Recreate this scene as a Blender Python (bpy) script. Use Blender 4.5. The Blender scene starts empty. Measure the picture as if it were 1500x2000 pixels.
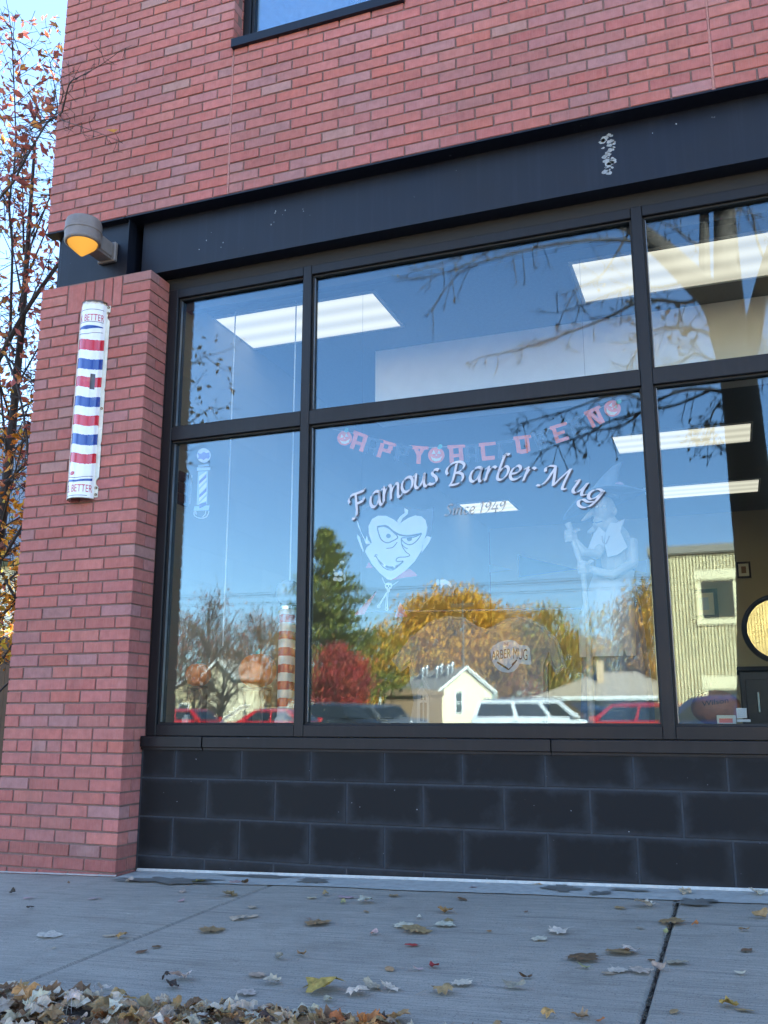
import bpy, bmesh, math, random
from math import sin, cos, pi, radians, sqrt, atan2
from mathutils import Vector, Matrix, Quaternion, noise
random.seed(7)
SC = bpy.context.scene
COL = SC.collection

# ------------------------------------------------------------------ camera
CAM = Vector((3.9411, -4.3765, 0.7932))
YAW, PITCH, ROLL, FPX = 0.3551, 0.2188, 0.0007, 1819.47
_r = Vector((cos(YAW), sin(YAW), 0))
_f = Vector((-sin(YAW) * cos(PITCH), cos(YAW) * cos(PITCH), sin(PITCH)))
_u = _r.cross(_f)
RIGHT = cos(ROLL) * _r + sin(ROLL) * _u
UP = -sin(ROLL) * _r + cos(ROLL) * _u
FWD = _f
cam = bpy.data.cameras.new('camera')
camo = bpy.data.objects.new('camera', cam)
COL.objects.link(camo)
camo.matrix_world = Matrix((
    (RIGHT.x, UP.x, -FWD.x, CAM.x),
    (RIGHT.y, UP.y, -FWD.y, CAM.y),
    (RIGHT.z, UP.z, -FWD.z, CAM.z),
    (0, 0, 0, 1)))
cam.sensor_fit = 'VERTICAL'
cam.sensor_height = 24.0
cam.lens = FPX / 2000 * 24.0
cam.clip_start = 0.05
cam.clip_end = 2000
SC.camera = camo

# ------------------------------------------------------------------ light
SUN_EL, SUN_AZ = 29.0, 41.0          # azimuth from +Y towards +X
w = bpy.data.worlds.new('World')
SC.world = w
w.use_nodes = True
nt = w.node_tree
nt.nodes.clear()
out = nt.nodes.new('ShaderNodeOutputWorld')
bg = nt.nodes.new('ShaderNodeBackground')
sky = nt.nodes.new('ShaderNodeTexSky')
sky.sky_type = 'NISHITA'
sky.sun_disc = False
sky.sun_elevation = radians(SUN_EL)
sky.sun_rotation = radians(SUN_AZ)
sky.altitude = 0
sky.air_density = 1.0
sky.dust_density = 0.0
sky.ozone_density = 3.0
bg.inputs[1].default_value = 0.05
nt.links.new(sky.outputs[0], bg.inputs[0])
nt.links.new(bg.outputs[0], out.inputs[0])
sl = bpy.data.lights.new('sun', 'SUN')
sl.energy = 5.0
sl.angle = radians(0.5)
sl.color = (1.0, 0.88, 0.70)
so = bpy.data.objects.new('sun', sl)
COL.objects.link(so)
SD = Vector((sin(radians(SUN_AZ)) * cos(radians(SUN_EL)), cos(radians(SUN_AZ)) * cos(radians(SUN_EL)), sin(radians(SUN_EL))))
so.rotation_euler = SD.to_track_quat('Z', 'Y').to_euler()
so.location = (0, 0, 30)
SC.view_settings.view_transform = 'Standard'
SC.view_settings.look = 'None'
SC.view_settings.exposure = 4.02
SC.view_settings.gamma = 1
SC.view_settings.use_curve_mapping = False
SC.cycles.use_denoising = True
SC.cycles.use_adaptive_sampling = False
SC.cycles.max_bounces = 8
SC.cycles.diffuse_bounces = 3
SC.cycles.glossy_bounces = 4
SC.cycles.transparent_max_bounces = 24
SC.cycles.sample_clamp_indirect = 6
SC.cycles.caustics_reflective = False
SC.cycles.caustics_refractive = False

GY = 0.245                                  # outer face of the shop glass


def ray(u, v):
    return FWD + RIGHT * ((u - 750) / FPX) + UP * ((1000 - v) / FPX)


def at(u, v, Y):
    d = ray(u, v)
    return CAM + d * ((Y - CAM.y) / d.y)


def mir(u, v, D):
    """place across the street that shows in the shop glass; D metres along the mirrored view"""
    d = ray(u, v)
    p = CAM + d * (D / d.y)
    p.y = 2 * GY - p.y
    return p


def px(P):
    d = Vector(P) - CAM
    w_ = d.dot(FWD)
    if w_ < .05:
        return (-9999, -9999, w_)
    return (750 + FPX * d.dot(RIGHT) / w_, 1000 - FPX * d.dot(UP) / w_, w_)


# ------------------------------------------------------------------ helpers
class MB:
    def __init__(s):
        s.v = []
        s.f = []
        s.c = []

    def add(s, vs, fs, col=None):
        o = len(s.v)
        s.v += [tuple(p) for p in vs]
        s.f += [tuple(i + o for i in f) for f in fs]
        s.c += [col] * len(fs)
        return s

    def box(s, x0, x1, y0, y1, z0, z1, col=None):
        return s.add([(x0, y0, z0), (x1, y0, z0), (x1, y1, z0), (x0, y1, z0), (x0, y0, z1), (x1, y0, z1), (x1, y1, z1), (x0, y1, z1)],
                     [(0, 3, 2, 1), (4, 5, 6, 7), (0, 1, 5, 4), (1, 2, 6, 5), (2, 3, 7, 6), (3, 0, 4, 7)], col)

    def bbox(s, x0, x1, y0, y1, z0, z1, b=.004):
        """box with chamfered edges"""
        bm = bmesh.new()
        bmesh.ops.create_cube(bm, size=1)
        for v in bm.verts:
            v.co = Vector(((x0 + x1) / 2 + v.co.x * (x1 - x0), (y0 + y1) / 2 + v.co.y * (y1 - y0), (z0 + z1) / 2 + v.co.z * (z1 - z0)))
        bmesh.ops.bevel(bm, geom=list(bm.edges), offset=b, segments=1, affect='EDGES')
        return s.bm(bm)

    def bm(s, bm, M=None):
        bm.verts.index_update()
        s.add([(M @ v.co if M else v.co) for v in bm.verts], [tuple(v.index for v in f.verts) for f in bm.faces])
        bm.free()
        return s

    def tube(s, pts, rad, n=8, caps=True, col=None):
        pts = [Vector(p) for p in pts]
        if not hasattr(rad, '__len__'):
            rad = [rad] * len(pts)
        rings = []
        ref = None
        for i, p in enumerate(pts):
            t = (pts[min(i + 1, len(pts) - 1)] - pts[max(i - 1, 0)])
            if t.length < 1e-9:
                t = Vector((0, 0, 1))
            t.normalize()
            if ref is None:
                ref = Vector((0, 0, 1)) if abs(t.z) < .9 else Vector((1, 0, 0))
            a = t.cross(ref)
            if a.length < 1e-6:
                a = t.orthogonal()
            a.normalize()
            b = t.cross(a).normalized()
            ref = a.cross(t)
            rings.append([p + (a * cos(2 * pi * k / n) + b * sin(2 * pi * k / n)) * rad[i] for k in range(n)])
        vs = [q for r in rings for q in r]
        fs = []
        for i in range(len(pts) - 1):
            for k in range(n):
                fs.append((i * n + k, i * n + (k + 1) % n, (i + 1) * n + (k + 1) % n, (i + 1) * n + k))
        if caps:
            fs.append(tuple(range(n - 1, -1, -1)))
            fs.append(tuple((len(pts) - 1) * n + k for k in range(n)))
        return s.add(vs, fs, col)

    def lathe(s, prof, n=24, M=None, a0=0, a1=2 * pi, col=None):
        """prof [(r,z)] about Z"""
        full = abs(a1 - a0 - 2 * pi) < 1e-6
        m = n if full else n + 1
        vs = []
        for r, z in prof:
            for k in range(m):
                a = a0 + (a1 - a0) * k / n
                p = Vector((r * cos(a), r * sin(a), z))
                vs.append(M @ p if M else p)
        fs = []
        for i in range(len(prof) - 1):
            for k in range(n):
                k2 = (k + 1) % m
                fs.append((i * m + k, i * m + k2, (i + 1) * m + k2, (i + 1) * m + k))
        return s.add(vs, fs, col)

    def prism(s, poly, y0, y1, M=None):
        """poly [(x,z)] extruded along y"""
        n = len(poly)
        vs = [Vector((x, y0, z)) for x, z in poly] + [Vector((x, y1, z)) for x, z in poly]
        if M:
            vs = [M @ p for p in vs]
        fs = [tuple(range(n)), tuple(range(2 * n - 1, n - 1, -1))]
        for i in range(n):
            j = (i + 1) % n
            fs.append((i, i + n, j + n, j))
        return s.add(vs, fs)

    def build(s, name, m, parent=None, smooth=False, kind=None):
        me = bpy.data.meshes.new(name)
        me.from_pydata(s.v, [], s.f)
        if any(c is not None for c in s.c):
            ca = me.color_attributes.new('tint', 'FLOAT_COLOR', 'CORNER')
            buf = []
            for f, c in zip(s.f, s.c):
                c = c or (1, 1, 1)
                buf += [c[0], c[1], c[2], 1.0] * len(f)
            ca.data.foreach_set('color', buf)
        me.materials.append(m)
        if smooth:
            me.shade_smooth()
            me.set_sharp_from_angle(angle=radians(40))
        me.update()
        o = bpy.data.objects.new(name, me)
        COL.objects.link(o)
        if parent:
            o.parent = parent
            o.matrix_parent_inverse = PW(parent).inverted()
        if kind:
            o['kind'] = kind
        return o


def PW(o):
    m = o.matrix_basis.copy()
    if o.parent:
        m = PW(o.parent) @ o.matrix_parent_inverse @ m
    return m


def thing(name, label, cat, loc=(0, 0, 0), group=None):
    o = bpy.data.objects.new(name, None)
    o.empty_display_size = .1
    o.location = loc
    COL.objects.link(o)
    return tag(o, label, cat, group)


def tag(o, label, cat, group=None, kind=None):
    o['label'] = label
    if cat:
        o['category'] = cat
    if group:
        o['group'] = group
    if kind:
        o['kind'] = kind
    return o


def obj_from(me, name, loc, parent=None, rot=None):
    o = bpy.data.objects.new(name, me)
    o.location = loc
    if rot:
        o.rotation_euler = rot
    COL.objects.link(o)
    if parent:
        o.parent = parent
        o.matrix_parent_inverse = PW(parent).inverted()
    return o


def lerp(a, b, t):
    return a + (b - a) * t


# ------------------------------------------------------------------ materials
class NB:
    def __init__(s, name):
        s.m = bpy.data.materials.new(name)
        s.m.use_nodes = True
        s.t = s.m.node_tree
        s.t.nodes.clear()
        s.out = s.n('OutputMaterial')

    def n(s, kind, **kw):
        x = s.t.nodes.new('ShaderNode' + kind)
        for k, v in kw.items():
            setattr(x, k, v)
        return x

    def l(s, a, b):
        s.t.links.new(a, b)

    def coord(s, scale=1.0, kind='pos', vec=None):
        if kind == 'pos':
            o = s.n('NewGeometry').outputs['Position']
        else:
            o = s.n('TexCoord').outputs[kind]
        mp = s.n('Mapping')
        if vec:
            mp.inputs['Scale'].default_value = vec
        else:
            mp.inputs['Scale'].default_value = (scale,) * 3
        s.l(o, mp.inputs[0])
        return mp.outputs[0]

    def noise(s, scale, detail=4, rough=.55, kind='pos', vec=None):
        x = s.n('TexNoise')
        x.inputs['Scale'].default_value = 1.0
        x.inputs['Detail'].default_value = detail
        x.inputs['Roughness'].default_value = rough
        s.l(s.coord(scale, kind, vec), x.inputs['Vector'])
        return x.outputs[0]

    def ramp(s, val, stops):
        x = s.n('ValToRGB')
        e = x.color_ramp.elements
        while len(e) < len(stops):
            e.new(.5)
        for i, (p, c) in enumerate(stops):
            e[i].position = p
            e[i].color = (c, c, c, 1) if not hasattr(c, '__len__') else (*c, 1)
        s.l(val, x.inputs[0])
        return x.outputs[0]

    def mix(s, fac, a, b, mode='MIX'):
        x = s.n('Mix', data_type='RGBA', blend_type=mode)
        for sock, val in ((x.inputs[0], fac), (x.inputs[6], a), (x.inputs[7], b)):
            if hasattr(val, 'links'):
                s.l(val, sock)
            elif hasattr(val, '__len__'):
                sock.default_value = (*val, 1)
            else:
                sock.default_value = val
        return x.outputs[2]

    def math(s, op, a, b=None, c=None):
        x = s.n('Math', operation=op)
        for i, val in enumerate((a, b, c)):
            if val is None:
                continue
            if hasattr(val, 'links'):
                s.l(val, x.inputs[i])
            else:
                x.inputs[i].default_value = val
        return x.outputs[0]

    def bump(s, h, strength=.3, dist=.01):
        x = s.n('Bump')
        x.inputs['Strength'].default_value = strength
        x.inputs['Distance'].default_value = dist
        s.l(h, x.inputs['Height'])
        return x.outputs[0]

    def bsdf(s, col, rough=.7, metal=0, spec=.5, normal=None, trans=0, coat=0, subs=0):
        b = s.n('BsdfPrincipled')
        for sock, val in ((b.inputs['Base Color'], col), (b.inputs['Roughness'], rough), (b.inputs['Metallic'], metal)):
            if hasattr(val, 'links'):
                s.l(val, sock)
            elif hasattr(val, '__len__'):
                sock.default_value = (*val, 1)
            else:
                sock.default_value = val
        b.inputs['Specular IOR Level'].default_value = spec
        if coat:
            b.inputs['Coat Weight'].default_value = coat
            b.inputs['Coat Roughness'].default_value = .04
        if trans:
            b.inputs['Transmission Weight'].default_value = trans
        if normal is not None:
            s.l(normal, b.inputs['Normal'])
        s.l(b.outputs[0], s.out.inputs[0])
        return b


def pm(name, col, rough=.7, metal=0, var=.2, scale=8, bump=0, bscale=60, spec=.5, coat=0, vec=None):
    """plain procedural paint / stone / wood: base colour with mottling and fine relief"""
    q = NB(name)
    nz = q.noise(scale, 5, .6, vec=vec)
    k = q.ramp(nz, [(.25, 1 - var), (.75, 1 + var * .6)])
    c = q.mix(1.0, col, k, 'MULTIPLY')
    nrm = q.bump(q.noise(bscale, 3, .6), bump, .004) if bump else None
    rr = q.math('MULTIPLY_ADD', nz, .16, rough - .08)
    q.bsdf(c, rr, metal, spec, nrm, coat=coat)
    return q.m


def emit(name, col, strength):
    q = NB(name)
    e = q.n('Emission')
    e.inputs[0].default_value = (*col, 1)
    e.inputs[1].default_value = strength
    q.l(e.outputs[0], q.out.inputs[0])
    return q.m


def brick_mat(name, joined):
    q = NB(name)
    if joined:
        base = q.n('VertexColor', layer_name='tint').outputs[0]
    else:
        base = q.n('ObjectInfo').outputs['Color']
    n1 = q.noise(22, 5, .65)
    k = q.ramp(n1, [(.28, .80), (.72, 1.14)])
    c = q.mix(1.0, base, k, 'MULTIPLY')
    drag = q.noise(1, 3, .5, vec=(260, 260, 14))
    c = q.mix(q.ramp(drag, [(.45, 0), (.8, .22)]), c, (.42, .28, .27))
    speck = q.noise(420, 2, .5)
    c = q.mix(q.ramp(speck, [(.70, 0), (.78, .55)]), c, (.06, .03, .03))
    big = q.noise(1.1, 3, .5)
    c = q.mix(1.0, c, q.ramp(big, [(.3, .88), (.7, 1.06)]), 'MULTIPLY')
    drip = q.noise(1, 4, .6, vec=(7, 7, .55))
    c = q.mix(q.ramp(drip, [(.58, 0), (.78, .28)]), c, (.10, .055, .048))
    eff = q.noise(2.6, 5, .7)
    c = q.mix(q.ramp(eff, [(.60, 0), (.80, .22)]), c, (.46, .34, .32))
    h = q.math('ADD', q.math('MULTIPLY', drag, .5), speck)
    q.bsdf(c, .82, 0, .25, q.bump(h, .35, .003))
    return q.m


M = {}
M['brick'] = brick_mat('brick_clay', False)
M['brickj'] = brick_mat('brick_clay_far', True)


def mortar_mat():
    q = NB('mortar')
    n1 = q.noise(60, 6, .7)
    c = q.mix(n1, (.135, .082, .074), (.27, .18, .165))
    q.bsdf(c, .95, 0, .2, q.bump(q.noise(300, 4, .7), .8, .004))
    return q.m


M['mortar'] = mortar_mat()


def steel_mat(name, col, dirt, rough=.42):
    q = NB(name)
    n1 = q.noise(3, 6, .6)
    st = q.noise(1, 4, .6, vec=(30, 30, 1.2))
    c = q.mix(q.ramp(n1, [(.35, 0), (.75, .75)]), col, dirt)
    c = q.mix(q.ramp(st, [(.5, 0), (.85, .35)]), c, tuple(min(1, x * 2.2 + .012) for x in col))
    ch = q.noise(36, 2, .5)
    gate = q.noise(4.2, 2, .5)
    f = q.math('MULTIPLY', q.ramp(ch, [(.735, 0), (.755, 1)]), q.ramp(gate, [(.56, 0), (.62, 1)]))
    c = q.mix(q.math('MULTIPLY', f, .25), c, (.30, .31, .33))
    r = q.math('MULTIPLY_ADD', n1, .3, rough - .12)
    q.bsdf(c, r, 0, .32, q.bump(q.noise(90, 3, .6), .10, .002))
    return q.m


M['steel'] = steel_mat('painted_steel', (.0030, .0050, .0125), (.0045, .0066, .0125), .40)
M['frame'] = steel_mat('anodised_frame', (.0040, .0042, .0065), (.0070, .0066, .0085), .46)
M['black'] = pm('black_rubber', (.006, .006, .007), .7, var=.3)
M['bead'] = pm('metal_bead', (.20, .21, .23), .35, .7, var=.3)


def glass_mat(name, fac, tint):
    q = NB(name)
    tr = q.n('BsdfTransparent')
    tr.inputs[0].default_value = (*tint, 1)
    gl = q.n('BsdfGlossy')
    gl.inputs['Color'].default_value = (.60, .83, 1, 1)
    gl.inputs['Roughness'].default_value = 0
    lw = q.n('LayerWeight')
    lw.inputs[0].default_value = .3
    fr = q.math('MULTIPLY_ADD', lw.outputs['Fresnel'], .8, fac)
    mx = q.n('MixShader')
    q.l(fr, mx.inputs[0])
    q.l(tr.outputs[0], mx.inputs[1])
    q.l(gl.outputs[0], mx.inputs[2])
    q.l(mx.outputs[0], q.out.inputs[0])
    return q.m


M['glass'] = glass_mat('coated_glass', .044, (.94, .955, .935))
M['carglass'] = pm('dark_car_glass', (.015, .02, .025), .09, var=.1, spec=.5)


def block_mat():
    q = NB('dark_block')
    oc = q.n('TexCoord').outputs['Generated']
    sp = q.n('SeparateXYZ')
    q.l(oc, sp.inputs[0])
    wob = q.noise(9, 5, .65)
    ex = q.math('MULTIPLY', q.math('ABSOLUTE', q.math('SUBTRACT', sp.outputs[0], .5)), 2.0)
    ez = q.math('MULTIPLY', q.math('ABSOLUTE', q.math('SUBTRACT', sp.outputs[2], .5)), 2.0)
    low = q.math('MULTIPLY_ADD', q.math('SUBTRACT', .5, sp.outputs[2]), .22, 0)
    e = q.math('MAXIMUM', q.math('POWER', ex, 6.0), q.math('POWER', ez, 4.0))
    e = q.math('ADD', e, low)
    e = q.math('ADD', e, q.math('MULTIPLY_ADD', wob, 1.5, -.78))
    f = q.ramp(e, [(.15, 0), (.95, 1)])
    c = q.mix(f, (.0058, .0062, .0080), (.0245, .0275, .0340))
    c = q.mix(q.ramp(q.noise(2.2, 4, .6), [(.4, 0), (.7, .6)]), c, (.0080, .0078, .0086))
    sc = q.noise(46, 2, .4)
    c = q.mix(q.ramp(sc, [(.765, 0), (.785, .8)]), c, (.34, .36, .40))
    q.bsdf(c, .72, 0, .25, q.bump(q.noise(240, 4, .65), .35, .002))
    return q.m


M['block'] = block_mat()
M['blockmortar'] = pm('block_mortar', (.038, .044, .055), .9, var=.35, scale=30, bump=.6, bscale=250)
# ================================================================== building
B, CZ = 0.2032, 0.0677333
JT = .0097
ZU = 3.8487                                  # underside of the upper brick wall
PALETTE = [((.335, .128, .116), 6), ((.355, .142, .130), 6), ((.325, .134, .126), 4), ((.305, .145, .142), 3),
           ((.358, .128, .108), 1.4), ((.300, .162, .160), 1.8), ((.318, .188, .176), .7), ((.312, .115, .104), 1.2)]


def brick_col():
    t = random.uniform(0, sum(p[1] for p in PALETTE))
    for c, k in PALETTE:
        t -= k
        if t <= 0:
            break
    j = random.uniform(.94, 1.06) * 1.08
    return tuple(x * j * random.uniform(.97, 1.03) * g_ for x, g_ in zip(c, (1.08, .95, .91)))


def brick_geo(L, D, H, b=.0028):
    """front face on y=0 looking to -y, soft arrises"""
    v = [(0, D, 0), (L, D, 0), (L, D, H), (0, D, H),
         (0, b, 0), (L, b, 0), (L, b, H), (0, b, H),
         (b, 0, b), (L - b, 0, b), (L - b, 0, H - b), (b, 0, H - b)]
    f = [(8, 9, 10, 11), (4, 5, 9, 8), (5, 6, 10, 9), (6, 7, 11, 10), (7, 4, 8, 11),
         (0, 1, 5, 4), (1, 2, 6, 5), (2, 3, 7, 6), (3, 0, 4, 7)]
    return v, f


_bm = {}


def brick_mesh(L, D, H):
    k = (round(L, 4), round(D, 4), round(H, 4))
    if k not in _bm:
        v, f = brick_geo(L, D, H)
        me = bpy.data.meshes.new('brick')
        me.from_pydata(v, [], f)
        me.materials.append(M['brick'])
        _bm[k] = me
    return _bm[k]


shop = thing('shop_building', 'red brick shop building with black steel beam and large dark framed window', 'building', (0, 0, -.04))
SH = shop


def put_brick(x, z, L, D, H, parent, y=0.0):
    o = obj_from(brick_mesh(L, D, H), 'brick', (x, y + random.uniform(-.0012, .0012), z + random.uniform(-.0006, .0006)), parent)
    o.rotation_euler = (random.uniform(-.012, .012), random.uniform(-.004, .004), random.uniform(-.009, .009))
    k = 1.0
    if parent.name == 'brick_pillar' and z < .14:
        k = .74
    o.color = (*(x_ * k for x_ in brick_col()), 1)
    return o


# ---- corner pillar
PW_, RET = 4 * B, .200
m = MB().box(.006, PW_ - .006, .007, RET + .25, -.12, 51 * CZ)
pillar = m.build('brick_pillar', M['mortar'], SH)
pillar['label'] = 'brick corner pillar between pavement and steel beam'
BD = .0917
for r in range(-1, 51):
    z = r * CZ + JT / 2
    H = CZ - JT
    if r == -1:
        z, H = -.10, .10 - JT / 2
    if r >= 48:
        continue
    if r == 9:
        for i in range(8):
            d = BD if i < 7 else .0935
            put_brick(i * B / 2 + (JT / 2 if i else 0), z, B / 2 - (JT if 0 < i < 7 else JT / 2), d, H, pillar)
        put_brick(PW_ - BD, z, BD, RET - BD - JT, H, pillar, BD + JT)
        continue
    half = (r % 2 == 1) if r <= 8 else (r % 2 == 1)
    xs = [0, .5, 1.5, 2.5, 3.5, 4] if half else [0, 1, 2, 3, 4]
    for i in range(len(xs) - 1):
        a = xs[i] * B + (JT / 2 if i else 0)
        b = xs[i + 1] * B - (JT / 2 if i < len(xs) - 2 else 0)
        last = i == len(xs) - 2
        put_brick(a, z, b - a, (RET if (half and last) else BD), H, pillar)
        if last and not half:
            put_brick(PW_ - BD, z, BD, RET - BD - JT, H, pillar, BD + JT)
# top three courses: soldiers in the middle
zt = 48 * CZ + JT / 2
for k in range(3):
    z = (48 + k) * CZ + JT / 2
    put_brick(0, z, B - JT / 2, BD, CZ - JT, pillar)
    put_brick(3 * B + JT / 2, z, B - JT / 2, RET if k % 2 else BD, CZ - JT, pillar)
    if k % 2 == 0:
        put_brick(PW_ - BD, z, BD, RET - BD - JT, CZ - JT, pillar, BD + JT)
sx = B + JT / 2
for wd in (.1260, .0580, .0580, .0580, .0580):
    put_brick(sx, zt, wd, BD, 3 * CZ - JT - .003, pillar)
    sx += wd + JT

# ---- upper wall
ROWS = int((9.6 - ZU) / CZ)
XMAX = 46
WIN = (6.5, 12.0, 15, 42)                    # upper window: brick units and courses
m = MB()
zs = ZU
m.box(.006, WIN[0] * B - .006, .007, .32, ZU + .004, 9.6)
m.box(WIN[0] * B - .006, WIN[1] * B + .006, .007, .32, ZU + .004, ZU + WIN[2] * CZ)
m.box(WIN[0] * B - .006, WIN[1] * B + .006, .007, .32, ZU + WIN[3] * CZ, 9.6)
m.box(WIN[1] * B + .006, XMAX * B, .007, .32, ZU + .004, 9.6)
upper = m.build('upper_wall', M['mortar'], SH)
upper['label'] = 'upper brick wall above the steel beam'
cand = []
CUTS = (6.5, 20.0, 33.5)
for r in range(ROWS):
    off = 0 if r % 2 == 0 else .5
    e = [0] + [k + off for k in range(0, XMAX + 1) if 0 < k + off < XMAX] + [XMAX]
    e = sorted(set(e) | set(CUTS))
    for a, b in zip(e[:-1], e[1:]):
        if WIN[2] <= r < WIN[3] and a >= WIN[0] - .01 and b <= WIN[1] + .51:
            if b > WIN[1] + .01:
                if a < WIN[1] - .01:
                    a = WIN[1]
            else:
                continue
        x0 = a * B + (JT / 2 if a > 0 else 0)
        x1 = b * B - JT / 2
        if a in CUTS:
            x0 += .001
        z = ZU + r * CZ + JT / 2
        c = px(((x0 + x1) / 2, 0, z + .03))
        vis = -20 < c[0] < 1520 and -20 < c[1] < 1200
        cand.append((0 if vis else 1, -(x1 - x0) / c[2] ** 2, x0, x1, z))
cand.sort()
mj = MB()
for i, (v, _, x0, x1, z) in enumerate(cand):
    if i < 300 and v == 0:
        put_brick(x0, z, x1 - x0, BD, CZ - JT, upper)
    else:
        vv, ff = brick_geo(x1 - x0, .05, CZ - JT)
        dy = random.uniform(-.0012, .0012)
        mj.add([(p[0] + x0, p[1] + dy, p[2] + z) for p in vv], ff, brick_col())
mj.build('bricks_beyond', M['brickj'], upper, kind='stuff')
# pale sealant in the two control joints
M['sealant'] = pm('joint_sealant', (.36, .155, .125), .6, var=.2, scale=60)
for cx in (6.5 * B, 20 * B):
    top = ZU + (WIN[2] - .6) * CZ if cx < 2 else 9.4
    m = MB()
    n = int((top - ZU) / CZ)
    for k in range(n):
        j = random.uniform(.0038, .0058)
        m.box(cx - j, cx + j, .0005, .009, ZU + .003 + k * CZ, ZU + .003 + (k + 1) * CZ - .0015)
        if random.random() < .8:
            m.box(cx - .0085, cx + .0085, .0000, .009, ZU + k * CZ - .003, ZU + k * CZ + .0045)
    m.build('sealant_joint', M['sealant'], upper)

# side, back and roof of the building
SIDE = NB('side_brick')
bt = SIDE.n('TexBrick')
bt.inputs['Scale'].default_value = 1
bt.inputs['Brick Width'].default_value = B
bt.inputs['Row Height'].default_value = CZ
bt.inputs['Mortar Size'].default_value = .005
bt.inputs['Color1'].default_value = (.30, .115, .10, 1)
bt.inputs['Color2'].default_value = (.25, .12, .12, 1)
bt.inputs['Mortar'].default_value = (.12, .075, .065, 1)
gp = SIDE.n('NewGeometry').outputs['Position']
s3 = SIDE.n('SeparateXYZ')
SIDE.l(gp, s3.inputs[0])
cb = SIDE.n('CombineXYZ')
SIDE.l(SIDE.math('ADD', s3.outputs[0], s3.outputs[1]), cb.inputs[0])
SIDE.l(s3.outputs[2], cb.inputs[1])
SIDE.l(cb.outputs[0], bt.inputs['Vector'])
SIDE.bsdf(bt.outputs[0], .85, 0, .25)
M['side'] = SIDE.m
INT_Y, INT_X = 8.4, XMAX * B
m = MB()
m.box(.010, .19, .325, INT_Y + .3, ZU, 9.6)
m.box(.010, .19, RET + .26, INT_Y + .3, -.3, ZU - .002)
m.box(.195, INT_X, INT_Y, INT_Y + .3, -.3, 9.6)
m.box(INT_X - .2, INT_X, .33, INT_Y - .002, -.3, 9.6)
m.build('side_and_rear_walls', M['side'], SH)
M['roofing'] = pm('roof_membrane', (.08, .08, .085), .9)
MB().box(.2, INT_X - .21, .325, INT_Y - .01, 9.3, 9.45).build('roof', M['roofing'], SH)
M['cope'] = pm('metal_coping', (.05, .05, .055), .5, .3)
MB().box(-.03, INT_X + .03, -.03, .36, 9.605, 9.66).build('coping', M['cope'], SH)

# ---- upper window
wx0, wx1, wz0, wz1 = WIN[0] * B, WIN[1] * B, ZU + WIN[2] * CZ, ZU + WIN[3] * CZ
m = MB()
for (a, b, c, d) in ((wx0 + .004, wx0 + .055, wz0 + .02, wz1), (wx1 - .055, wx1 - .004, wz0 + .02, wz1), (wx0 + .055, wx1 - .055, wz0 + .02, wz0 + .08), (wx0 + .055, wx1 - .055, wz1 - .05, wz1)):
    m.bbox(a, b, .10, .17, c, d)
for (a, b) in ((wx0 + .058, wx0 + .075), (wx1 - .075, wx1 - .058)):
    m.box(a, b, .115, .16, wz0 + .08, wz1 - .05)
uw = m.build('upper_window', M['frame'], SH)
MB().box(wx0 + .055, wx1 - .055, .135, .141, wz0 + .08, wz1 - .05).build('pane', M['glass'], uw)
m = MB()
m.add([(wx0 - .003, -.028, wz0 - .022), (wx1 + .003, -.028, wz0 - .022), (wx1 + .003, -.028, wz0 + .034), (wx0 - .003, -.028, wz0 + .034),
       (wx0 - .003, .12, wz0 - .022), (wx1 + .003, .12, wz0 - .022), (wx1 + .003, .12, wz0 + .05), (wx0 - .003, .12, wz0 + .05)],
      [(0, 1, 2, 3), (3, 2, 6, 7), (0, 4, 5, 1), (0, 3, 7, 4), (1, 5, 6, 2), (4, 7, 6, 5)])
m.build('sill', M['steel'], uw)
M['blind'] = pm('window_blind', (.80, .78, .80), .85, var=.25, scale=34, bump=.4, bscale=90)
MB().box(wx0 + .06, wx1 - .06, .150, .158, wz0 + .085, wz1 - .052).build('blind', M['blind'], uw)
m = MB()
for r in range(WIN[2], WIN[3]):
    z = ZU + r * CZ + JT / 2
    for a, b in (((BD + JT / 2, .17),) if r % 2 else ((BD + JT, .17),)):
        o = MB().box(wx0 - .05, wx0 + .0005, a, b, z, z + CZ - JT).build('brick', M['brick'], uw)
        o.color = (*brick_col(), 1)

# ---- steel beam over the shop window
beam = MB()
bz0, bz1 = 3.495, 3.838
beam.box(.665, INT_X, .105, .125, bz0, bz1)            # web
beam.box(.600, INT_X, .000, .20, bz1 + .001, ZU - .001)     # top flange
beam.box(.665, INT_X, .098, .205, bz0 - .014, bz0 - .0005)  # bottom flange
bo = beam.build('steel_beam', M['steel'], SH)
bo['label'] = 'dark blue painted steel beam with chipped paint'
MB().box(.55, INT_X, .21, .30, bz0 - .10, ZU - .004).build('beam_backing', M['black'], SH)
m = MB()
m.bbox(.085, .612, .045, .075, 51 * CZ + .004, ZU - .006, .003)
m.box(.04, .60, .08, .30, 51 * CZ + .004, ZU - .006)
ep = m.build('end_plate', M['steel'], bo)
MB().box(.6125, .6175, .02, .10, 51 * CZ + .004, ZU - .008).build('plate_rib', M['steel'], bo)
MB().bbox(-.012, .594, -.004, .075, ZU - .0135, ZU - .0015, .002).build('lintel_angle', M['steel'], bo)
# patch of flaked paint on the web
M['flake'] = pm('bare_primer', (.27, .29, .31), .8, var=.4, scale=60)


def blob(cx, cz, rx, rz, n=11, rough=.35):
    return [(cx + rx * cos(2 * pi * k / n) * random.uniform(1 - rough, 1 + rough), cz + rz * sin(2 * pi * k / n) * random.uniform(1 - rough, 1 + rough)) for k in range(n)]


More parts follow.
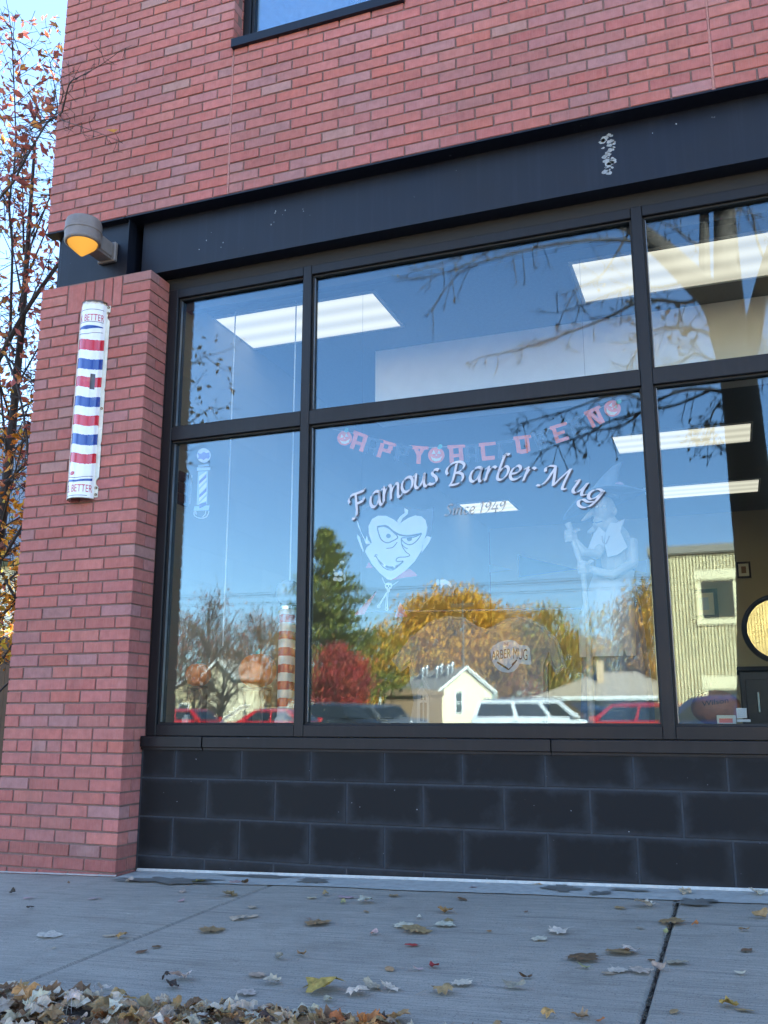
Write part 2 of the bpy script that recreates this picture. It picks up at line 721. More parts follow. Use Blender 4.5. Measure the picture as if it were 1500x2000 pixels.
m = MB()
fc = at(1188, 300, .103)
for k in range(26):
    t = k / 25
    cz_ = fc.z + lerp(.11, -.11, t)
    cx_ = fc.x + random.uniform(-.03, .03) + .004 * sin(k)
    rr = random.uniform(.004, .017)
    m.prism(blob(cx_, cz_, rr * random.uniform(1, 1.7), rr), .1044, .1055 + random.uniform(-.0004, .0002))
for (u, v, n) in ((415, 462, 5), (545, 420, 6), (590, 412, 3), (1285, 262, 2)):
    p = at(u, v, .103)
    for k in range(n):
        rr = random.uniform(.001, .0035)
        m.prism(blob(p.x + random.gauss(0, .05), min(bz1 - .02, max(bz0 + .02, p.z + random.gauss(0, .035))), rr, rr * random.uniform(1, 2)), .1046, .1055)
m.build('paint_flakes', M['flake'], bo, kind='stuff')

# ---- dark block wall under the window
BY = .1747
BZ = .2745
mb = MB().box(PW_ + .001, INT_X - .3, BY + .004, BY + .19, -.35, .640)
bw = mb.build('block_wall', M['blockmortar'], SH)
bw['label'] = 'low wall of dark painted concrete blocks under the window'


def block_mesh(x0, x1, z0, z1):
    v, f = brick_geo(x1 - x0, .05, z1 - z0, .003)
    me = bpy.data.meshes.new('block')
    me.from_pydata(v, [], f)
    me.materials.append(M['block'])
    return me


for zi, (z0, z1, off) in enumerate(((-.32, BZ - .2032, 0), (BZ - .2032, BZ, .5), (BZ, BZ + .2032, 0), (BZ + .2032, .640, .5))):
    e = [PW_ + .008] + [1.2397 + (k - off) * .4064 for k in range(0, 20) if 1.2397 + (k - off) * .4064 > PW_ + .03]
    for a, b in zip(e[:-1], e[1:]):
        if b > INT_X - .3:
            break
        me = block_mesh(a + .0042, b - .0042, z0 + .0042, z1 - (.0042 if z1 < .63 else 0))
        obj_from(me, 'block', (a + .0042, BY + random.uniform(-.001, .001), z0 + .0042), bw)
# window sill of metal pieces
zsl = .641
so_ = MB().box(PW_ + .010, INT_X - .31, .19, .298, zsl - .010, .690).build('window_sill', M['frame'], SH)
for i, (a, b) in enumerate(((PW_ + .004, 1.205), (1.209, 3.1), (3.104, 5.2), (5.204, INT_X - .3))):
    d = .150 if i == 0 else .156
    sill = MB()
    sill.bbox(a, b, d, .185, zsl + .001, .6995 + (.001 if i == 0 else 0), .003)
    sill.box(a, b, d + .012, .18, zsl - .013, zsl)
    sill.build('sill_piece', M['frame'], so_)
so_['label'] = 'black metal window sill'

# ---- shop window
FY0, FY1 = .20, .30
frame = MB().bbox(PW_ + .004, .880, FY0, FY1, .7005, 3.404, .003).build('shop_window', M['frame'], SH)
frame['label'] = 'large shop window in black metal frame'
MULL = [(1.735, 1.788), (3.614, 3.670), (5.500, 5.555), (7.380, 7.435)]
ZB, ZT0, ZT1, ZH = .764, 2.421, 2.505, 3.345
ends = [.880] + [x for ab in MULL for x in ab] + [INT_X - .5]
for a, b in MULL:
    MB().bbox(a, b, FY0, FY1, .702, 3.403, .003).build('mullion', M['frame'], frame)
bays = [(ends[i], ends[i + 1]) for i in range(0, len(ends), 2)]
for a, b in bays:
    MB().bbox(a + .0005, b - .0005, FY0 + .002, FY1 - .002, .7015, ZB, .003).build('bottom_rail', M['frame'], frame)
    MB().bbox(a + .0005, b - .0005, FY0 + .002, FY1 - .002, ZT0, ZT1, .003).build('transom', M['frame'], frame)
    MB().bbox(a + .0005, b - .0005, FY0 + .002, FY1 - .002, ZH, 3.402, .003).build('head_rail', M['frame'], frame)
    for z0, z1 in ((ZB, ZT0), (ZT1, ZH)):
        # rubber gasket and a bright bead round the pane
        g = MB()
        t = .011
        for (p, q, r_, s_) in ((a, a + t, z0, z1), (b - t, b, z0, z1), (a + t, b - t, z0, z0 + t), (a + t, b - t, z1 - t, z1)):
            g.box(p + .0006, q - .0006, FY0 + .022, GY - .001, r_ + .0006, s_ - .0006)
        g.build('gasket', M['black'], frame)
        MB().box(a + .012, a + .0145, FY0 + .026, GY - .002, z0 + .014, z1 - .014).build('bead', M['bead'], frame)
        # pane: a very slight wedge, as double reflections in the real glass show
        h = z1 - z0
        k = .0011
        x0, x1 = a + .003, b - .003
        zz0, zz1 = z0 + .003, z1 - .003
        yb, yt = GY + .006, GY + .006 + k * h
        xk = .0005 * (x1 - x0)
        MB().add([(x0, GY, zz0), (x1, GY, zz0), (x1, GY, zz1), (x0, GY, zz1), (x0, yb, zz0), (x1, yb + xk, zz0), (x1, yt + xk, zz1), (x0, yt, zz1)],
                 [(0, 1, 2, 3), (5, 4, 7, 6), (0, 4, 5, 1), (3, 2, 6, 7), (0, 3, 7, 4), (1, 5, 6, 2)]).build('pane', M['glass'], frame)
MB().box(INT_X - .5, INT_X - .2, .2, .3, -.3, 3.42).build('end_pier', M['side'], SH)

# ---- inside of the shop
IZ0, IZ1 = .02, 3.40
M['intwall'] = pm('cream_wall_paint', (.40, .36, .25), .8, var=.08, scale=2)
M['ceil'] = pm('ceiling_tile', (.22, .22, .21), .9, var=.12, scale=50, bump=.3, bscale=200)
M['floor'] = pm('vinyl_floor', (.16, .14, .12), .4, var=.2, scale=3)
M['wood'] = pm('dark_wood', (.07, .04, .025), .45, var=.4, scale=3, vec=(2, 30, 30))
cream = NB('cream_block')
bt = cream.n('TexBrick')
bt.inputs['Scale'].default_value = 1
bt.inputs['Brick Width'].default_value = .4064
bt.inputs['Row Height'].default_value = .2032
bt.inputs['Mortar Size'].default_value = .004
bt.inputs['Color1'].default_value = (.34, .32, .25, 1)
bt.inputs['Color2'].default_value = (.32, .305, .24, 1)
bt.inputs['Mortar'].default_value = (.315, .298, .236, 1)
gp = cream.n('NewGeometry').outputs['Position']
s3 = cream.n('SeparateXYZ')
cream.l(gp, s3.inputs[0])
cb = cream.n('CombineXYZ')
cream.l(s3.outputs[1], cb.inputs[0])
cream.l(s3.outputs[2], cb.inputs[1])
cream.l(cb.outputs[0], bt.inputs['Vector'])
cream.bsdf(bt.outputs[0], .8, 0, .25)
M['cream'] = cream.m
m = MB()
m.box(.60, .872, .302, INT_Y - .3, IZ0, IZ1)
m.build('inner_side_wall', M['cream'], SH)
m = MB()
m.box(.874, INT_X - .22, INT_Y - .25, INT_Y - .02, IZ0, IZ1)
m.box(INT_X - .30, INT_X - .22, .40, INT_Y - .26, IZ0, IZ1)
m.build('inner_wall', M['intwall'], SH)
M['soffit'] = pm('white_soffit_paint', (.78, .80, .80), .8, var=.06)
MB().box(at(733, 740, 1.55).x, INT_X - .32, 1.55, 1.70, at(1000, 792, 1.55).z, IZ1 - .002).build('soffit', M['soffit'], SH)
MB().box(.6, INT_X - .21, .305, INT_Y - .01, IZ1 + .002, IZ1 + .06).build('ceiling', M['ceil'], SH)
MB().box(.2, INT_X - .21, .38, INT_Y - .01, -.1, IZ0 - .002).build('shop_floor', M['floor'], SH)
MB().bbox(.876, INT_X - .32, .308, .74, .735, .762, .003).build('inner_sill', M['wood'], SH)
MB().box(.876, INT_X - .32, .37, .40, IZ0, .733).build('inner_apron_wall', M['intwall'], SH)
MB().box(.876, INT_X - .32, .302, .36, 3.30, IZ1 - .001).build('inner_head', M['cope'], SH)
# ================================================================== ground
def gz(x, y):
    """pavement height: rises to the right, falls to the street"""
    return -.037 + .0256 * x + .018 * min(y, .17)


def conc_mat():
    q = NB('broomed_concrete')
    n1 = q.noise(1.7, 6, .62)
    c = q.mix(n1, (.235, .208, .176), (.45, .40, .335))
    br = q.noise(1, 3, .6, vec=(4.5, 170, 40))
    c = q.mix(q.ramp(br, [(.40, 0), (.75, .7)]), c, (.105, .100, .094))
    dr = q.noise(1, 4, .6, vec=(.9, 13, 5))
    c = q.mix(q.ramp(dr, [(.60, 0), (.72, .55)]), c, (.11, .092, .075))
    sp = q.noise(190, 2, .5)
    c = q.mix(q.ramp(sp, [(.58, 0), (.70, .75)]), c, (.075, .07, .066))
    c = q.mix(q.ramp(q.noise(3.4, 6, .7), [(.50, 0), (.72, .5)]), c, (.135, .115, .095))
    c = q.mix(q.ramp(q.noise(120, 2, .5), [(.68, 0), (.76, .5)]), c, (.48, .48, .48))
    h = q.math('ADD', br, q.math('MULTIPLY', q.noise(150, 4, .7), 1.2))
    q.bsdf(c, .88, 0, .3, q.bump(h, .55, .004))
    return q.m


M['conc'] = conc_mat()
M['crack'] = pm('joint_dirt', (.045, .036, .03), .95, var=.6, scale=90, bump=.8, bscale=200)
M['asphalt'] = pm('asphalt', (.085, .083, .080), .9, var=.35, scale=14, bump=.6, bscale=120)
M['soil'] = pm('leafy_soil', (.055, .038, .025), .95, var=.5, scale=20, bump=.8, bscale=60)
M['lawn'] = pm('lawn', (.055, .085, .025), .95, var=.4, scale=4, bump=.8, bscale=90)

g = MB()
N = 24
R_ = 900
g.add([(-R_, -R_, -.22), (R_, -R_, -.22), (R_, R_, -.22), (-R_, R_, -.22)], [(0, 1, 2, 3)])
go = g.build('ground', M['asphalt'])
tag(go, 'grey asphalt street and parking lot', 'ground', kind='structure')

walk = bpy.data.objects.new('sidewalk', None)
COL.objects.link(walk)
tag(walk, 'grey broomed concrete sidewalk along the shop front', 'sidewalk', kind='structure')
SY0, SY1 = -1.86, BY + .05
sjoints = [-9.5, -7.62, -5.74, -3.87, -2.0, -.12, 1.755, 3.650, 5.55, 7.45, 9.35]
for a, b in zip(sjoints[:-1], sjoints[1:]):
    w_ = .0055
    if b <= 0:
        y1 = .9
    else:
        y1 = SY1
    bm = bmesh.new()
    nx, ny = 10, 8
    e = .010
    m = MB()
    x0, x1 = a + w_, b - w_ * (1.4 if abs(b - 3.65) < .01 else .5)
    top = [(x0 + e, SY0 + e), (x1 - e, SY0 + e), (x1 - e, y1 - e), (x0 + e, y1 - e)]
    edge = [(x0, SY0), (x1, SY0), (x1, y1), (x0, y1)]
    vs = [(x, y, gz(x, y)) for x, y in top] + [(x, y, gz(x, y) - .009) for x, y in edge] + [(x, y, gz(x, y) - .12) for x, y in edge]
    fs = [(0, 1, 2, 3)]
    for i in range(4):
        j = (i + 1) % 4
        fs += [(4 + i, 4 + j, j, i), (8 + i, 8 + j, 4 + j, 4 + i)]
    m.add(vs, fs)
    m.build('slab', M['conc'], walk)
bed = MB()
bed.add([(x, y, gz(x, y) - .022) for x, y in ((-9.5, SY0 + .02), (9.3, SY0 + .02), (9.3, SY1), (-9.5, SY1))], [(0, 1, 2, 3)])
bed.build('joint_filler', M['crack'], walk)
# crumbs and bits packed in the wide joint
m = MB()
for k in range(420):
    x = 3.650 - .001 + random.uniform(-.006, .006)
    y = random.uniform(SY0 + .05, .12)
    s = random.uniform(.0012, .004)
    z = gz(x, y) - .012 + random.uniform(0, .007)
    a = random.uniform(0, pi)
    m.add([(x + s * 1.6 * cos(a), y + s * 1.6 * sin(a), z), (x - s * sin(a), y + s * cos(a), z + s * .4), (x - s * 1.6 * cos(a), y - s * 1.6 * sin(a), z + s * .2), (x, y, z + s)], [(0, 1, 3), (1, 2, 3), (2, 0, 3)])
M['crumb'] = pm('joint_crumbs', (.10, .085, .065), .9, var=.7, scale=400)
m.build('joint_crumbs', M['crumb'], walk, kind='stuff')

# painted / caulked strip along the foot of the wall and wet patches
M['caulk'] = pm('old_white_sealant', (.37, .355, .325), .75, var=.25, scale=24, bump=.3, bscale=80)
m = MB()
n = 120
top, bot = [], []
for k in range(n + 1):
    x = lerp(.84, 6.6, k / n)
    wd = .25 + .035 * noise.noise((x * 2.2, 0, 0)) + .006 * noise.noise((x * 14, 3, 0))
    top.append((x, BY - .004, gz(x, BY) + .0042))
    bot.append((x, BY - wd, gz(x, BY - wd) + .0040))
m.add(top + bot, [(i, i + 1, n + 2 + i, n + 1 + i) for i in range(n)])
n2 = 40
top, bot = [], []
for k in range(n2 + 1):
    x = lerp(-.02, PW_ + .01, k / n2)
    wd = .013 + .006 * noise.noise((x * 19, 9, 0)) + .004 * noise.noise((x * 60, 4, 0))
    top.append((x, .002, gz(x, 0) + .010))
    bot.append((x, -wd, gz(x, -wd) + .0038))
m.add(top + bot, [(i, i + 1, n2 + 2 + i, n2 + 1 + i) for i in range(n2)])
cs = m.build('sealant_strip', M['caulk'], walk)
m = MB()
n3 = 150
top, bot = [], []
for k in range(n3 + 1):
    x = lerp(.83, 6.6, k / n3)
    wd = .0065 + .003 * noise.noise((x * 11, 5, 0))
    top.append((x, BY - .001, gz(x, BY) + .017))
    bot.append((x, BY - .006 - wd, gz(x, BY - wd) + .0052))
m.add(top + bot, [(i, i + 1, n3 + 2 + i, n3 + 1 + i) for i in range(n3)])
M['caulkw'] = pm('white_caulk', (.46, .45, .42), .6, var=.25, scale=40)
m.build('caulk_bead', M['caulkw'], walk)
M['wet'] = pm('damp_concrete', (.15, .138, .120), .6, var=.35, scale=9, bump=.25, bscale=90)


def ground_blob(u, v, rx, ry, n=64, seed=0, dz=.0075):
    d = ray(u, v)
    t = (gz(2.5, 0) - CAM.z) / d.z
    for _ in range(6):
        p = CAM + d * t
        t = (gz(p.x, p.y) - CAM.z) / d.z
    p = CAM + d * t
    pts = []
    for k in range(n):
        a = 2 * pi * k / n
        q = max(.15, .85 + .55 * noise.noise((cos(a) * 1.3 + seed, sin(a) * 1.3, seed * 2.1)) + .55 * noise.noise((cos(a) * 2.7, sin(a) * 2.7, seed)) + .3 * noise.noise((cos(a) * 7, sin(a) * 7, seed)))
        x, y = p.x + rx * q * cos(a), min(p.y + ry * q * sin(a), BY - .005)
        pts.append((x, y, gz(x, y) + dz))
    return pts


m = MB()
for i, (u, v, rx, ry) in enumerate(((335, 1722, .26, .09), (500, 1714, .22, .035), (612, 1722, .10, .07), (1095, 1738, .09, .09), (1170, 1748, .06, .05), (1362, 1764, .09, .075), (1225, 1742, .10, .030))):
    pts = ground_blob(u, v, rx, ry, seed=i * 3.7 + 1, dz=.0075 + .0003 * i)
    m.add(pts, [tuple(range(len(pts)))])
m.build('damp_patch', M['wet'], walk)

# planting strip with kerb between pavement and street
M['kerb'] = pm('kerb_concrete', (.24, .24, .235), .9, var=.25, scale=9, bump=.5, bscale=90)
m = MB()
for a, b in zip(sjoints[:-1], sjoints[1:]):
    m.bbox(a + .003, b - .003, -3.30, -3.15, -.26, -.075, .012)
tag(m.build('kerb', M['kerb']), 'low concrete kerb beside the leaf covered strip', 'kerb', kind='structure')
m = MB()
nx, ny = 120, 16
vs = []
for j in range(ny + 1):
    for i in range(nx + 1):
        x = lerp(-9.5, 9.3, i / nx)
        y = lerp(-3.145, SY0 - .004, j / ny)
        z = lerp(-.10, gz(x, SY0) - .035, j / ny) + .018 * noise.noise((x * 3, y * 3, 1))
        vs.append((x, y, z))
m.add(vs, [(j * (nx + 1) + i, j * (nx + 1) + i + 1, (j + 1) * (nx + 1) + i + 1, (j + 1) * (nx + 1) + i) for j in range(ny) for i in range(nx)])
tag(m.build('planting_strip', M['soil'], smooth=True), 'bare soil strip under the fallen leaves', 'ground', kind='structure')
# lawn beyond the left corner of the shop
m = MB()
m.add([(-40, .905, -.06), (-.02, .905, -.06), (-.02, 40, -.06), (-40, 40, -.06)], [(0, 1, 2, 3)])
tag(m.build('side_lawn', M['lawn']), 'lawn beside the brick shop', 'lawn', kind='structure')
# ================================================================== trees
def leaf_mat(name, trans=.35, rough=.6):
    q = NB(name)
    base = q.n('VertexColor', layer_name='tint').outputs[0]
    n1 = q.noise(45, 3, .6)
    c = q.mix(1.0, base, q.ramp(n1, [(.3, .75), (.7, 1.2)]), 'MULTIPLY')
    d = q.bsdf(c, rough, 0, .3)
    t = q.n('BsdfTranslucent')
    q.l(c, t.inputs[0])
    mx = q.n('MixShader')
    mx.inputs[0].default_value = trans
    q.l(d.outputs[0], mx.inputs[1])
    q.l(t.outputs[0], mx.inputs[2])
    q.l(mx.outputs[0], q.out.inputs[0])
    return q.m


M['leaf'] = leaf_mat('autumn_leaf')
M['bark'] = pm('bark', (.085, .068, .055), .9, var=.45, scale=6, bump=.9, bscale=30, vec=(14, 14, 3))
M['darkbark'] = pm('dark_bark', (.045, .036, .032), .9, var=.45, scale=6, bump=.9, bscale=40, vec=(16, 16, 4))
M['greybark'] = pm('grey_bark', (.15, .135, .12), .9, var=.4, scale=6, bump=.8, bscale=40)


def rv(s=1.0):
    while True:
        p = Vector((random.uniform(-1, 1), random.uniform(-1, 1), random.uniform(-1, 1)))
        if 0.01 < p.length < 1:
            return p * s


def leaf_card(m, p, s, col, flat=0.0):
    a = rv().normalized()
    if flat:
        a.z *= 1 - flat
        a.normalize()
    b = a.orthogonal().normalized()
    b = Quaternion(a, random.uniform(0, 2 * pi)) @ b
    n = a.cross(b) * (s * .12)
    l = s * random.uniform(.8, 1.3)
    wd = s * random.uniform(.45, .62)
    m.add([p - a * l * .5, p + b * wd * .5 + n, p + a * l * .5, p - b * wd * .5 + n], [(0, 1, 2, 3)], col)


def cj(c, k=.2):
    j = random.uniform(1 - k, 1 + k)
    return tuple(max(.004, x * j * random.uniform(1 - k * .4, 1 + k * .4)) for x in c)


def bez(p0, p1, p2, n=6):
    return [p0 * (1 - t) ** 2 + p1 * 2 * t * (1 - t) + p2 * t * t for t in [i / n for i in range(n + 1)]]


def tree(name, label, cat, base, H, crown_lo, rx, ry, cols, nclump=60, nleaf=90, ls=.2, trunk_r=.16, group=None, bark='bark', spread=.16, twigs=0, shape=1.0, rmin=.01):
    """trunk with limbs bending out to leaf clumps; cols = leaf colours; crown between crown_lo and H"""
    base = Vector(base)
    t = thing(name, label, cat, base, group)
    wood = MB()
    lean = Vector((random.uniform(-.05, .05) * H, random.uniform(-.05, .05) * H, 0))
    tp = [base + Vector((0, 0, H * .85 * k / 7)) + lean * (k / 7) ** 2 + rv(.02 * H) * (1 if 0 < k < 7 else 0) for k in range(8)]
    wood.tube(tp, [trunk_r * (1.25 if k == 0 else 1) * (1 - .86 * k / 7) for k in range(8)], 8)
    cr = MB()
    zc = (crown_lo + H) / 2
    hz = (H - crown_lo) / 2
    s0 = random.uniform(0, 50)
    for i in range(nclump):
        d = rv().normalized()
        q = random.uniform(.35, 1) ** .55
        lump = 1 + .30 * noise.noise((d.x * 1.7 + s0, d.y * 1.7, d.z * 1.7))
        zz = d.z * q * hz * lump
        kx = 1 - (shape - 1) * max(0, zz / hz)
        c = base + lean * .6 + Vector((d.x * q * rx * lump * kx, d.y * q * ry * lump * kx, zc + zz))
        f = min(6.4, max(1.6, (c.z - base.z) / (H * .85) * 7 - random.uniform(1.0, 2.4)))
        k = int(f)
        st = tp[k].lerp(tp[k + 1], f - k)
        mid = st.lerp(c, .55) + Vector((0, 0, random.uniform(-.02, .08) * H))
        pts = bez(st, mid, c, 5)
        r0 = trunk_r * (1 - .12 * f) * .42
        wood.tube(pts, [max(rmin, lerp(r0, rmin * 1.2, j / 5)) for j in range(6)], 5, caps=False)
        for _ in range(twigs):
            b = pts[random.randint(2, 5)]
            e = b + (rv(1).normalized() + (c - base - Vector((0, 0, zc))).normalized() * .8) * random.uniform(.5, 1.2) * spread * H * .55
            mid = b.lerp(e, .5) + rv(.03 * H)
            wood.tube(bez(b, mid, e, 3), [rmin, rmin * .8, rmin * .7, rmin * .5], 4, caps=False)
            for _ in range(2):
                b2 = b.lerp(e, random.uniform(.4, .9))
                wood.tube([b2, b2 + rv(.04 * H)], [rmin * .6, rmin * .4], 3, caps=False)
        base_c = random.choice(cols)
        sh = random.uniform(.8, 1.15)
        for _ in range(nleaf):
            p = c + Vector((random.gauss(0, 1), random.gauss(0, 1), random.gauss(0, .8))) * spread * hz
            leaf_card(cr, p, ls * random.uniform(.6, 1.3), cj(tuple(x * sh for x in (base_c if random.random() < .75 else random.choice(cols)))))
    wood.build('trunk', M[bark], t, smooth=True)
    if cr.v:
        cr.build('crown', M['leaf'], t)
    return t


GZ = -.22
GOLD = [(.70, .34, .03), (.62, .29, .025), (.50, .26, .03), (.72, .40, .05)]
OLIVE = [(.30, .25, .035), (.40, .29, .04), (.24, .20, .03)]
ORNG = [(.48, .22, .03), (.42, .20, .03), (.30, .18, .03)]
REDS = [(.38, .035, .03), (.30, .03, .04), (.42, .07, .03), (.24, .035, .05)]
PINE = [(.075, .10, .02), (.14, .155, .025), (.22, .21, .035), (.045, .065, .015)]


def far(u, D):
    p = mir(u, 1404, D)
    return Vector((p.x, p.y, GZ))


def hgt(v, D, u=900):
    return mir(u, v, D).z - GZ


def wpx(px_, D):
    return px_ / FPX * D * 1.06


TG = 'autumn trees across the street'
tree('golden_tree', 'broad golden leaved tree behind the white gabled house', 'tree', far(870, 104), hgt(1146, 104), 4.5, wpx(100, 104), 5, GOLD, 190, 95, .42, .35, TG, spread=.15, twigs=1, rmin=.03)
tree('golden_tree', 'golden tree right of the broad golden crown', 'tree', far(985, 112), hgt(1178, 112), 4.5, wpx(75, 112), 5, GOLD + ORNG, 150, 85, .42, .32, TG, spread=.15, twigs=1, rmin=.03)
tree('olive_tree', 'olive yellow tree between the pine and the gold crowns', 'tree', far(745, 98), hgt(1215, 98), 2.0, wpx(62, 98), 4, OLIVE + GOLD[:1], 100, 75, .38, .25, TG, spread=.15, twigs=1, rmin=.025)
tree('brown_tree', 'orange brown tree behind the tan ranch house', 'tree', far(1085, 112), hgt(1190, 112), 3.5, wpx(70, 112), 5, ORNG + OLIVE, 80, 100, .44, .3, TG, spread=.18, twigs=1)
tree('brown_tree', 'thin brown tree over the ranch house chimney', 'tree', far(1190, 118), hgt(1205, 118), 3.5, wpx(75, 118), 5, OLIVE + ORNG, 60, 80, .40, .3, TG, spread=.2, twigs=2)
tree('brown_tree', 'orange tree beside the fluted tan building', 'tree', far(1275, 90), hgt(1165, 90), 3.0, wpx(48, 90), 4, ORNG, 60, 90, .40, .26, TG, spread=.18, twigs=1)
tree('yellow_tree', 'low yellow green tree beside the brown siding', 'tree', far(700, 92), hgt(1300, 92), 1.2, wpx(45, 92), 3, OLIVE + GOLD, 50, 90, .38, .2, TG, spread=.2)
tree('yellow_tree', 'low amber bush growing at the ranch house corner', 'tree', far(1010, 104), hgt(1290, 104), 1.0, wpx(50, 104), 3, ORNG + REDS[3:], 36, 60, .32, .2, TG, spread=.22)
tree('red_maple', 'bright red maple standing before the pine', 'tree', far(662, 70), hgt(1252, 70), 1.0, wpx(62, 70), 3, REDS, 130, 70, .25, .16, TG, spread=.14, twigs=1, rmin=.018)
tree('bare_tree', 'bare purplish tree behind the cream house', 'tree', far(402, 62), hgt(1142, 62), 2.4, wpx(72, 62), 3.4, [(.24, .09, .08), (.28, .14, .08), (.19, .09, .11)], 60, 55, .16, .2, TG, spread=.2, twigs=9, rmin=.024)
tree('bare_tree', 'bare reddish tree between the cream house and pine', 'tree', far(505, 66), hgt(1176, 66), 2.0, wpx(66, 66), 3.2, [(.34, .11, .07), (.38, .18, .07), (.26, .10, .08)], 64, 60, .17, .2, TG, spread=.2, twigs=9, rmin=.024)
tree('bare_tree', 'rusty twiggy tree filling the gap behind the white shed', 'tree', far(450, 74), hgt(1205, 74), 1.5, wpx(80, 74), 3.2, [(.36, .12, .07), (.34, .18, .07), (.24, .10, .10)], 64, 60, .2, .2, TG, spread=.2, twigs=9, rmin=.026)
tree('bare_tree', 'rusty twiggy tree left of the cream house roof', 'tree', far(352, 70), hgt(1180, 70), 1.5, wpx(60, 70), 3.2, [(.36, .12, .07), (.32, .16, .08), (.24, .10, .11)], 54, 60, .2, .2, TG, spread=.2, twigs=9, rmin=.026)
tree('bare_tree', 'grey bare tree poking above the golden crowns', 'tree', far(735, 120), hgt(1208, 120), 5, wpx(48, 120), 4, OLIVE, 26, 3, .2, .2, TG, 'greybark', .2, 8, rmin=.04)
tree('crab_apple', 'low dark branched tree in front of the white shed', 'tree', far(430, 48), hgt(1262, 48), 1.3, wpx(66, 48), 2.4, [(.22, .10, .05), (.28, .15, .05)], 34, 16, .11, .2, TG, 'darkbark', .24, 6, rmin=.02)
tree('crab_apple', 'small russet tree over the long red car', 'tree', far(555, 56), hgt(1225, 56), 1.2, wpx(45, 56), 2.2, [(.36, .13, .05), (.40, .22, .05), (.30, .16, .06)], 50, 70, .16, .16, TG, 'darkbark', .22, 3, rmin=.016)

# pine
D = 74
pb = far(632, D)
Hp = hgt(1012, D)
pt = thing('pine_tree', 'tall dark green pine above the red maple', 'tree', pb, TG)
m = MB()
m.tube([pb, pb + Vector((.1, 0, Hp * .5)), pb + Vector((0, 0, Hp))], [.3, .18, .02], 8)
cr = MB()
nb = 230
for i in range(nb):
    tz = random.uniform(.14, .99)
    z = Hp * tz
    prof = (1 - tz) ** .62 * (.55 + .55 * noise.noise((tz * 7, 2.2, 0)) + .35)
    a = random.uniform(0, 2 * pi)
    L = max(.5, wpx(150, D) * prof * random.uniform(.6, 1.08))
    s = pb + Vector((0, 0, z))
    e = s + Vector((cos(a) * L, sin(a) * L, random.uniform(-.02, .16) * L))
    m.tube([s, s.lerp(e, .5) - Vector((0, 0, .06 * L)), e], [.06, .04, .015], 5, caps=False)
    for k in range(int(34 + L * 34)):
        q = random.uniform(.25, 1.05)
        p = s.lerp(e, q) + Vector((random.gauss(0, .20 * L * .6 + .12), random.gauss(0, .2 * L * .6 + .12), random.gauss(.05, .17)))
        leaf_card(cr, p, random.uniform(.16, .34), cj(random.choice(PINE), .25))
m.build('trunk', M['bark'], pt)
cr.build('crown', M['leaf'], pt)

# ---- street tree behind the photographer
DT = 10.4


def sp(u, v, d=0.0):
    return mir(u, v, DT + d)


tb = sp(1478, 1400)
tb.z = -.12
st = thing('street_tree', 'large leafless street tree with forked trunk beside the kerb', 'tree', tb)
wood = MB()
pxm = DT / FPX


def limb(pts, w0, w1, n=9):
    P = [sp(*p) for p in pts]
    Q = []
    for i in range(len(P) - 1):
        a = P[max(0, i - 1)]
        b, c = P[i], P[i + 1]
        d = P[min(len(P) - 1, i + 2)]
        for k in range(4):
            t = k / 4
            Q.append(.5 * ((2 * b) + (c - a) * t + (2 * a - 5 * b + 4 * c - d) * t * t + (3 * b - a - 3 * c + d) * t ** 3))
    Q.append(P[-1])
    R = [lerp(w0, w1, i / (len(Q) - 1)) * pxm / 2 for i in range(len(Q))]
    wood.tube(Q, R, n)
    return Q, R


